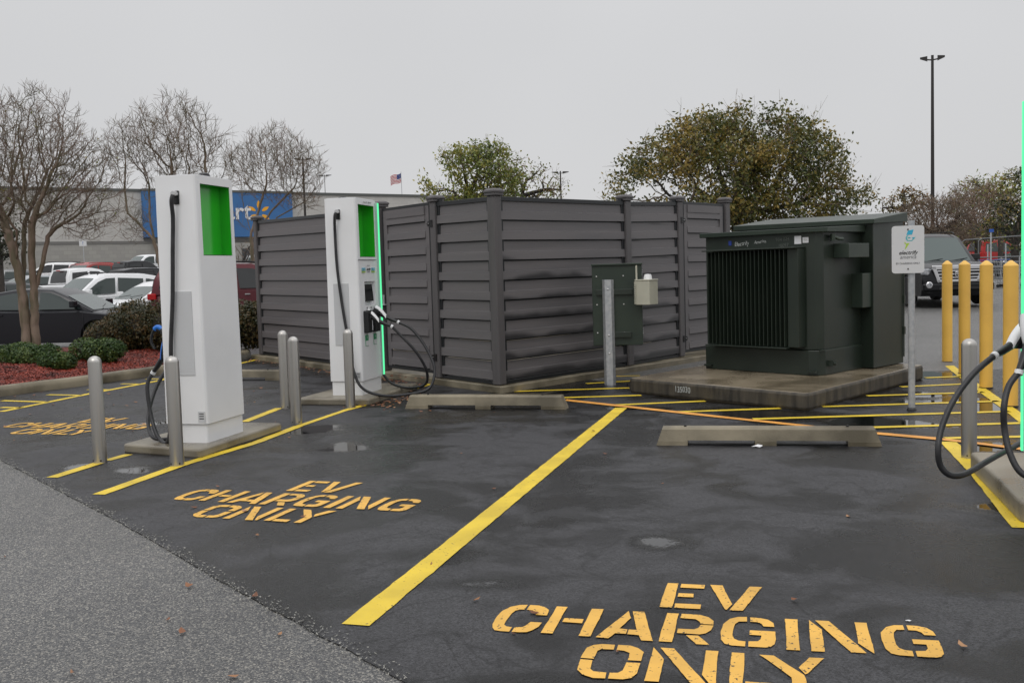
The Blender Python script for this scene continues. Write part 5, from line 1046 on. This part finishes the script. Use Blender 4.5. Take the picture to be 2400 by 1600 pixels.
# ================================================================== TREES AND SHRUBS
from mathutils.kdtree import KDTree
def colonize(rng, trunks, attr, D=.1, di=1.2, dk=.14, iters=90, up=.08):
    nodes = []; par = []
    for tr_ in trunks:                       # each trunk: a list of points; the first may reuse an existing node
        prev = -1
        for k, q in enumerate(tr_):
            q = Vector(q)
            if k == 0 and nodes:
                j = min(range(len(nodes)), key=lambda i: (nodes[i] - q).length)
                if (nodes[j] - q).length < .12: prev = j; continue
            if prev >= 0:
                p0 = nodes[prev]; n = max(1, int((q - p0).length / D))
                for i in range(1, n + 1): nodes.append(p0.lerp(q, i / n) + Vector((rng.uniform(-1, 1), rng.uniform(-1, 1), 0)) * .012); par.append(prev); prev = len(nodes) - 1
            else: nodes.append(q); par.append(-1); prev = len(nodes) - 1
    A = [Vector(p) for p in attr]
    for it in range(iters):
        kd = KDTree(len(nodes))
        for i, p in enumerate(nodes): kd.insert(p, i)
        kd.balance(); acc = {}; keep = []
        for p in A:
            co, i, d = kd.find(p)
            if d < dk: continue
            keep.append(p)
            if d < di: acc.setdefault(i, Vector((0, 0, 0))); acc[i] += (p - co) / d
        A = keep
        if not acc: di *= 1.6
        if not A or (not acc and di > 6): break
        for i, v in acc.items():
            if v.length < 1e-4: continue
            d = (v.normalized() + Vector((rng.uniform(-1, 1), rng.uniform(-1, 1), rng.uniform(-1, 1))) * .28 + Vector((0, 0, up))).normalized(); nodes.append(nodes[i] + d * D * rng.uniform(.8, 1.2)); par.append(i)
    return nodes, par
def mesh_tree(name, base, label, rng, nodes, par, bark, twigm, r0, leaves=None, group=None, expo=2.3, rtw=.0045, twigs=0, twl=.25, rthick=.02):
    n = len(nodes); w_ = [0.0] * n; kids = [[] for _ in range(n)]
    for i in range(n):
        if par[i] >= 0: kids[par[i]].append(i)
    order = sorted(range(n), key=lambda i: -i)
    for i in order:
        if not kids[i]: w_[i] = 1
        if par[i] >= 0: w_[par[i]] += w_[i]
    wm = max(w_); rad = [max(rtw, r0 * (q / wm) ** (1 / expo)) for q in w_]
    t = empty(name, base, 0, label, 'tree', group); b = MB(); tw = MB(); tips = [i for i in range(n) if w_[i] <= 3 and (not kids[i] or rng.random() < .5)]
    starts = [i for i in range(n) if par[i] < 0]; st = [(i, None) for i in starts]
    while st:
        i, p = st.pop(); ch = [] if p is None else [p]; ch.append(i); cur = i
        while kids[cur]:
            ks = sorted(kids[cur], key=lambda q: -w_[q])
            for q in ks[1:]: st.append((q, cur))
            cur = ks[0]; ch.append(cur)
        pts = [nodes[q] for q in ch]; rr = [rad[q] for q in ch]
        if p is not None: rr[0] = rr[1]
        if len(pts) < 2: continue
        for k in range(1, len(pts) - 1): pts[k] = pts[k]
        k = next((k for k, q in enumerate(rr) if q < rthick), len(rr))
        if k >= 2: b.tube(pts[:k + 1], rr[:k + 1], 9 if rr[0] > .04 else 6, cap=False)
        if k < len(pts): s0 = max(0, k - 1) if k >= 2 else 0; tw.tube(pts[s0:], rr[s0:], 3, cap=False)
    if twigs:
        for i in range(n):
            if w_[i] < 30 and rng.random() < twigs:
                p = nodes[i]; d = (p - nodes[par[i]]).normalized() if par[i] >= 0 else Vector((0, 0, 1))
                for _ in range(2 if w_[i] < 3 else 1):
                    v = Vector((rng.uniform(-1, 1), rng.uniform(-1, 1), rng.uniform(-.3, 1.2))); e = (d * .7 + v * .8).normalized(); q = p + e * twl * rng.uniform(.3, .7); e2 = (e + Vector((rng.uniform(-1, 1), rng.uniform(-1, 1), rng.uniform(-.2, 1))) * .5).normalized(); z_ = q + e2 * twl * rng.uniform(.3, .7)
                    tw.tube([p, q, z_], [rtw, rtw * .8, rtw * .5], 3, cap=False)
                    e3 = (e + Vector((rng.uniform(-1, 1), rng.uniform(-1, 1), rng.uniform(-.2, .8)))).normalized(); tw.tube([q, q + e3 * twl * rng.uniform(.25, .6)], [rtw * .7, rtw * .45], 3, cap=False)
    if b.v: b.build('trunk', M[bark], t, world=True, smooth=70, recalc=False)
    tw.build('branches', M[twigm], t, world=True, recalc=False)
    for (mn, per, sg, size, frac) in leaves or []:
        l = MB()
        for i in tips:
            if rng.random() > frac: continue
            q = nodes[i]
            for _ in range(per):
                c = q + Vector((rng.gauss(0, sg), rng.gauss(0, sg), rng.gauss(0, sg * .8))); a = Vector((rng.uniform(-1, 1), rng.uniform(-1, 1), rng.uniform(-1, 1))).normalized(); e = a.cross(Vector((rng.uniform(-1, 1), rng.uniform(-1, 1), rng.uniform(-1, 1)))).normalized(); s = size * rng.uniform(.6, 1.3)
                l.add([c - a * s * .5, c + e * s * .26, c + a * s * .5, c - e * s * .26], [(0, 1, 2, 3)])
        l.build('foliage' if len(leaves) == 1 else 'crown', M[mn], t, world=True, recalc=False)
    return t
def fill(rng, lobes, n, freq=.9, gap=-.25, seed=0, shell=.55):
    out = []; tot = sum(r[0] * r[1] * r[2] for _, r in lobes)
    for c, r in lobes:
        k = int(n * r[0] * r[1] * r[2] / tot); q = 0
        while q < k:
            v = Vector((rng.gauss(0, 1), rng.gauss(0, 1), rng.gauss(0, 1))).normalized() * rng.random() ** shell; p = Vector((c[0] + v.x * r[0], c[1] + v.y * r[1], c[2] + v.z * r[2])); q += 1
            if mnoise.noise(p * freq + Vector((seed, 0, 0))) > gap: out.append(p)
    return out
BG = 'bare branched small trees'
def lobe(px, y, Y, rx, ry, rz): p = atd(px, y, Y); return (p, (rx, ry, rz))
rng = random.Random(11); Y = 17.6; P_ = lambda x, y, d=0: atd(x, y, Y + d)
b = P_(72, 840); b.z = .15
tk = [[b + Vector((-.04, 0, 0)), P_(62, 770), P_(54, 700), P_(41, 620), P_(26, 572)], [P_(54, 700), P_(55, 600, .15), P_(57, 520, .25)], [b + Vector((.12, .03, 0)), P_(82, 770), P_(80, 685)], [P_(80, 685), P_(74, 600, -.1), P_(77, 520, -.2)], [P_(80, 685), P_(100, 618), P_(113, 555)], [P_(26, 572), P_(5, 500, .2)], [P_(41, 620), P_(38, 540, -.25)]]
at_ = fill(rng, [lobe(75, 375, Y, 1.15, 1.0, 1.25), lobe(190, 440, Y, .75, .8, .95), lobe(-60, 400, Y, .85, 1.0, 1.2), lobe(205, 520, Y, .45, .5, .38), lobe(40, 470, Y, .9, .8, .6)], 3300, gap=-.45, seed=1)
nd, pr = colonize(rng, tk, at_, D=.075, di=.9, dk=.10, iters=80)
mesh_tree('crape_myrtle_tree', b, 'bare multi-stemmed tree nearest the camera, standing in the red mulch', rng, nd, pr, 'bark_myrtle', 'twig', .085, [('leaf_green', 2, .05, .05, .08)], BG, rtw=.0036, twigs=1, twl=.22, expo=1.95, rthick=.016)
rng = random.Random(5); Y = 25.5; b = ground(405, Y)
tk = [[b, P_(380, 640), P_(360, 560), P_(350, 500)], [P_(380, 640), P_(400, 540), P_(415, 470)], [b + Vector((.15, 0, 0)), P_(425, 600), P_(455, 520), P_(480, 470)], [P_(360, 560), P_(330, 530), P_(300, 500)]]
at_ = fill(rng, [lobe(400, 350, Y, 1.15, 1.2, 1.35), lobe(300, 380, Y, .65, .8, 1.1), lobe(485, 380, Y, .75, .8, 1.05), lobe(310, 530, Y, .5, .5, .5)], 2300, gap=-.35, seed=4)
nd, pr = colonize(rng, tk, at_, D=.10, di=1.2, dk=.15, iters=70)
mesh_tree('crape_myrtle_tree', b, 'bare tree whose wide crown spreads above the near white charger', rng, nd, pr, 'bark_myrtle', 'twig', .075, [('leaf_autumn', 1, .05, .05, .08)], BG, rtw=.0046, twigs=1, twl=.30, expo=1.95)
rng = random.Random(8); Y = 31; b = ground(594, Y)
tk = [[b, P_(592, 600), P_(588, 545), P_(570, 480)], [P_(588, 545), P_(610, 480), P_(625, 430)], [P_(588, 560), P_(640, 490), P_(690, 440)], [P_(592, 590), P_(650, 510), P_(720, 470)], [P_(588, 545), P_(560, 520), P_(545, 490)]]
at_ = fill(rng, [lobe(645, 385, Y, 1.1, 1.1, 1.15), lobe(705, 400, Y, .8, .9, .95), lobe(580, 400, Y, .6, .8, .9), lobe(700, 470, Y, .7, .7, .4)], 2300, gap=-.35, seed=9)
nd, pr = colonize(rng, tk, at_, D=.11, di=1.2, dk=.155, iters=70)
mesh_tree('crape_myrtle_tree', b, 'bare tree rising behind the left end post of the fence', rng, nd, pr, 'bark_myrtle', 'twig', .058, [('leaf_autumn', 2, .07, .07, .08)], BG, rtw=.005, twigs=1, twl=.32, expo=1.95)
rng = random.Random(3); Y = 41; b = ground(556, Y)
at_ = fill(rng, [lobe(578, 595, Y, .55, .5, .6)], 160, gap=-1)
nd, pr = colonize(rng, [[b, P_(562, 640)]], at_, D=.12, di=1.5, dk=.18)
mesh_tree('young_tree', b, 'slim young bare tree between the near charger and the fence', rng, nd, pr, 'bark_dark', 'twig', .05, None, BG, rtw=.008, twigs=.3)
LG = 'leafy trees beyond the fence'
def leafy(name, px, Y, lobes, n, label, seed, leaves, group=LG, bark='bark_dark', tw='twig', dk=.42, D=.28, gap=-.2, r0=.16, rtw=.010, twigs=.2, twl=.5, freq=.55, trunk=None, shell=.5):
    rng = random.Random(seed); b = ground(px, Y); L = [lobe(x, y, Y + dy, rx, rx * .75, rz) for x, y, rx, rz, dy in lobes]
    zb = min(c.z - r[2] for c, r in L); top = b + Vector((0, 0, max(1.2, (zb - b.z) * 1.1 + .4)))
    at_ = fill(rng, L, n, gap=gap, seed=seed, freq=freq, shell=shell); tk = [[b, top]]
    for x, y, rx, rz, dy in lobes[:6]: tk.append([top, top.lerp(atd(x, y, Y + dy), .55)])
    nd, pr = colonize(rng, tk, at_, D=D, di=4, dk=dk, iters=60, up=.03)
    return mesh_tree(name, b, label, rng, nd, pr, bark, tw, r0, leaves, group, rtw=rtw, twigs=twigs, twl=twl, rthick=.04)
leafy('evergreen_tree', 0, 38, [(-5, 555, .9, 1.1, 0)], 300, 'dark evergreen at the left edge behind the bare tree', 21, [('leaf_dark', 30, .2, .12, 1)], dk=.3, D=.2)
leafy('oak_tree', 1095, 46, [(1100, 400, 1.6, 1.2, 0), (1040, 425, 1.2, .75, 0), (1140, 365, 1.1, .75, .5), (1170, 430, 1.2, 1.1, 0), (1085, 470, 1.6, .9, 0)], 2400, 'olive green leafy tree above the fence corner', 31, [('leaf_green', 20, .2, .16, 1)], dk=.26, D=.18, gap=-.3, rtw=.008)
leafy('oak_tree', 1230, 50, [(1225, 415, 1.3, 1.0, 0), (1270, 445, 1.2, .9, 0), (1200, 450, 1.2, 1.0, 0)], 1500, 'sparser brownish tree right beside the olive green one', 33, [('leaf_autumn', 6, .24, .14, .9), ('leaf_green', 8, .22, .14, .9)], gap=-.15, dk=.28, D=.2, rtw=.008)
leafy('oak_tree', 1730, 36, [(1730, 360, 2.6, 1.55, 0), (1570, 400, 1.9, 1.25, 0), (1880, 400, 1.9, 1.3, 0), (1490, 455, 1.3, .95, -.5), (1960, 460, 1.3, .9, 0), (1650, 320, 1.6, .95, .5), (1820, 310, 1.5, .9, .3), (1700, 470, 2.6, 1.1, 0), (1900, 330, .8, .7, 0), (1850, 490, 2.0, .8, 0)], 5200, 'wide golden green oak towering behind the transformer and fence', 41, [('leaf_oak', 25, .19, .145, 1)], dk=.24, D=.17, r0=.2, rtw=.006, twigs=.16, twl=.7, gap=-.2, freq=.62, shell=.42)
leafy('oak_tree', 2115, 58, [(2125, 460, .95, .65, 0), (2090, 490, .8, .7, 0), (2150, 480, 1.0, .6, 0)], 380, 'small golden tree right of the transformer roof', 43, [('leaf_autumn', 16, .24, .16, 1)], dk=.3)
leafy('bare_tree', 2200, 50, [(2195, 510, 1.7, 1.1, 0), (2150, 520, 1.2, .9, 0), (2250, 500, 1.5, 1.1, 0), (2200, 550, 2, .6, 0)], 2600, 'dense bare brown tree behind the road sign and lamp post', 45, None, tw='twig_grey', group='bare trees behind the black car', dk=.17, D=.15, rtw=.011, twigs=.8, twl=.35, gap=-.6, r0=.13)
leafy('bare_tree', 2290, 54, [(2280, 480, 1.5, 1.2, 0), (2330, 500, 1.3, 1.1, 0), (2290, 540, 1.6, .8, 0)], 2200, 'taller bare brown tree right of the lamp post', 46, [('leaf_autumn', 3, .25, .15, .4), ('leaf_green', 4, .25, .15, .4)], tw='twig_grey', group='bare trees behind the black car', dk=.18, D=.16, rtw=.011, twigs=.8, twl=.4, gap=-.6, r0=.13)
leafy('oak_tree', 2345, 60, [(2310, 440, 1.1, .8, 0), (2350, 450, 1.3, 1.0, 0), (2385, 440, 1.0, 1.0, 0), (2270, 425, .6, .45, 0)], 600, 'golden green tree over the red pickup', 47, [('leaf_green', 22, .26, .17, 1), ('leaf_autumn', 7, .28, .15, .8)])
leafy('oak_tree', 2378, 42, [(2385, 500, 1.0, 1.1, 0), (2410, 440, .9, 1.0, 0), (2340, 530, .9, .35, 0), (2400, 560, .8, .5, 0)], 700, 'dark drooping evergreen oak at the right edge', 48, [('leaf_dark', 14, .2, .13, 1), ('leaf_oak', 9, .22, .13, .8)], dk=.26, D=.18)
def treeline(px0, px1, Y, ytop, n, seed, name, label, mn, tm_='twig_grey'):
    rng = random.Random(seed); l = MB(); tw = MB()
    for i in range(n):
        px = px0 + (px1 - px0) * (i + rng.random()) / n; b = ground(px, Y + rng.uniform(-6, 6)); h = (atd(px, ytop, Y).z - b.z) * rng.uniform(.7, 1.05); r_ = h * .35
        tw.tube([b, b + Vector((0, 0, h * .6))], [.15, .06], 5)
        for _ in range(420):
            v = Vector((rng.gauss(0, 1), rng.gauss(0, 1), rng.gauss(0, 1))).normalized() * rng.random() ** .4; c = b + Vector((v.x * r_ * 1.3, v.y * r_, h * .58 + v.z * h * .42)); a = Vector((rng.uniform(-1, 1), rng.uniform(-1, 1), rng.uniform(-.3, 1.4))).normalized(); e = a.cross(Vector((rng.uniform(-1, 1), rng.uniform(-1, 1), 0))).normalized(); s = rng.uniform(.3, .7)
            l.add([c - a * s, c + e * s * .13, c + a * s, c - e * s * .13], [(0, 1, 2, 3)])
    l.v += tw.v and [] or []
    o = len(l.v); l.v += tw.v; l.f += [tuple(i + o for i in f) for f in tw.f]; l.m += [1] * len(tw.f)
    return tag(l.build(name, [M[mn], M['bark_dark']], recalc=False), label, 'trees', kind='stuff')
mat('far_twigs', (.11, .085, .065), .9, c2=(.075, .07, .05), scale=.3)
treeline(2050, 2560, 112, 520, 34, 3, 'far_wood', 'far brown winter wood behind the right parking lot', 'far_twigs')
treeline(1330, 2050, 150, 575, 26, 5, 'far_wood', 'far wood hidden behind the fence and transformer', 'far_twigs')
def bush(name, px, Y, w_, d_, h, label, mn, n, size, seed, z0=.15, lobes=7, group=None):
    rng = random.Random(seed); b = atd(px, 700, Y); b.z = z0; t = empty(name, b, 0, label, 'shrub', group); l = MB(); core = MB(); LB = []
    for k in range(lobes):
        a = rng.random() * 6.283; r_ = rng.random() ** .5; LB.append((Vector((math.cos(a) * r_ * w_ * .32, math.sin(a) * r_ * d_ * .32, h * rng.uniform(.36, .54))), Vector((w_ * rng.uniform(.20, .32), d_ * rng.uniform(.20, .32), h * rng.uniform(.32, .46)))))
    for c, r_ in LB:
        for k in range(int(1.5 * n / lobes)):
            v = Vector((rng.gauss(0, 1), rng.gauss(0, 1), rng.gauss(0, 1) + .25)).normalized(); q = c + Vector((v.x * r_.x, v.y * r_.y, v.z * r_.z)) * (1.06 - .42 * rng.random() ** 2 + .08 * mnoise.noise(v * 4 + c * 3)); q.z = max(.01, q.z)
            a = (v * .5 + Vector((rng.uniform(-1, 1), rng.uniform(-1, 1), rng.uniform(-1, 1)))).normalized(); e = a.cross(v + Vector((.01, .02, .03))).normalized(); s = size * rng.uniform(.6, 1.3)
            l.add([q - a * s * .5, q + e * s * .28, q + a * s * .5, q - e * s * .28], [(0, 1, 2, 3)])
        for k in range(26):
            v = Vector((rng.gauss(0, 1), rng.gauss(0, 1), abs(rng.gauss(0, 1)))).normalized(); core.tube([Vector((c.x * .4, c.y * .4, 0)), c * .7 + v * r_.x * .3, c + Vector((v.x * r_.x, v.y * r_.y, v.z * r_.z)) * .9], [.012, .008, .003], 3, cap=False)
        ic = MB(); nlat = 6
        core.lathe([(max(.01, r_.x * .5 * math.cos(R(-90 + 180 * k / 8))), c.z + r_.z * .5 * math.sin(R(-90 + 180 * k / 8))) for k in range(9)], c=(c.x, c.y, 0), n=10)
    l.build('foliage', M[mn], t, recalc=False); core.build('branches', M['bark_dark'], t, smooth=60); return t
HG = 'clipped hedge along the planted island'
bush('hedge_shrub', 272, 19.6, 1.35, 1.2, .88, 'low rounded left end of the brown green hedge by the dark car', 'leaf_hedge', 9000, .055, 1, lobes=8, group=HG)
bush('hedge_shrub', 345, 19.6, 1.7, 1.3, 1.10, 'tall brown green hedge shrub touching the left side of the near charger', 'leaf_hedge', 11000, .055, 2, lobes=9, group=HG)
bush('hedge_shrub', 468, 20.0, 1.8, 1.3, 1.12, 'hedge shrub mostly hidden behind the near white charger', 'leaf_hedge', 4000, .06, 3, lobes=9, group=HG)
bush('hedge_shrub', 585, 20.4, 1.5, 1.2, 1.06, 'hedge shrub between the near white charger and the fence end', 'leaf_hedge', 9000, .055, 4, lobes=9, group=HG)
SG = 'low green shrubs in the mulch'
bush('shrub', 62, 17.0, 1.0, .8, .46, 'low dark green shrub in front of the bare tree trunks', 'leaf_shrub', 6500, .045, 6, lobes=7, group=SG)
bush('shrub', 8, 17.8, .9, .8, .42, 'low dark green shrub cut by the left edge', 'leaf_shrub', 5000, .045, 7, lobes=6, group=SG)
bush('shrub', 118, 16.4, .65, .6, .34, 'smallest green shrub hugging the right side of the tree base', 'leaf_shrub', 4000, .045, 8, lobes=5, group=SG)
bush('shrub', 232, 17.4, .9, .75, .52, 'rounded green shrub in front of the hedge, right of the tree', 'leaf_shrub', 6500, .045, 9, lobes=7, group=SG)
# ================================================================== FALLEN LEAVES
random.seed(9); sp = []
for _ in range(50): sp.append((random.uniform(-6, 4), random.uniform(3.2, 12), .008))
for _ in range(22): sp.append((random.uniform(-5, -.4), random.uniform(2.8, 7), .004))
for k in range(160): q = L3 + (L2 - L3) * random.random() + nL * (.22 + random.random() ** 2 * .35); sp.append((q.x, q.y, .10 if random.random() < .15 else .008))
for k in range(90): q = L4 + (L3 - L4) * random.random() + nL * (.22 + random.random() ** 2 * .25); sp.append((q.x, q.y, .008))
for k in range(110): q = Vector((-1.45, 12.5)) + Vector((random.gauss(0, .18), random.gauss(0, .45))); sp.append((q.x, q.y, .008))
for k in range(40): q = atd(60, 900, 14.2) ; sp.append((random.uniform(-7, -3.2), random.uniform(10, 14.6), .008))
tag(chips('fallen_leaves', sp, 'leaf_litter', .045, flatn=.2), 'scattered brown and orange fallen leaves on the wet asphalt', 'leaves', kind='stuff')
# ================================================================== GRIT AND LITTER
random.seed(12); sp = []; seam = [at(x, y) for x, y in ((-60, 1048), (86, 1124), (275, 1222), (389, 1287), (499, 1353), (585, 1401), (700, 1461), (950, 1602))]
for a, b in zip(seam, seam[1:]):
    n_ = Vector((-(b - a).y, (b - a).x, 0)).normalized()
    for _ in range(int((b - a).length * 260)): q = a.lerp(b, random.random()) + n_ * random.gauss(0, .035); sp.append((q.x, q.y, .007))
mat('grit', (.36, .35, .31), .7, c2=(.20, .20, .19), scale=60)
tag(chips('loose_grit', sp, 'grit', .011, flatn=.6), 'loose pale grit along the seam between old and sealed asphalt', 'grit', kind='stuff')
def scrap(x, y, size, label):
    p = at(x, y); m = MB(); k = 9; c = m.v; V = [(size * (.6 + .5 * random.random()) * math.cos(6.283 * i / k), size * .6 * (.6 + .5 * random.random()) * math.sin(6.283 * i / k), random.random() * size * .25) for i in range(k)] + [(0, 0, size * .4)]
    m.add(V, [(i, (i + 1) % k, k) for i in range(k)]); o = m.build('litter_scrap', M['sticker_white'], recalc=False); o.location = (p.x, p.y, .009); return tag(o, label, 'litter')
scrap(1776, 1049, .055, 'crumpled white scrap lying against the middle of the nearest wheel stop')
scrap(2129, 1459, .014, 'tiny white scrap just above the last letter of the nearest stencilled words')
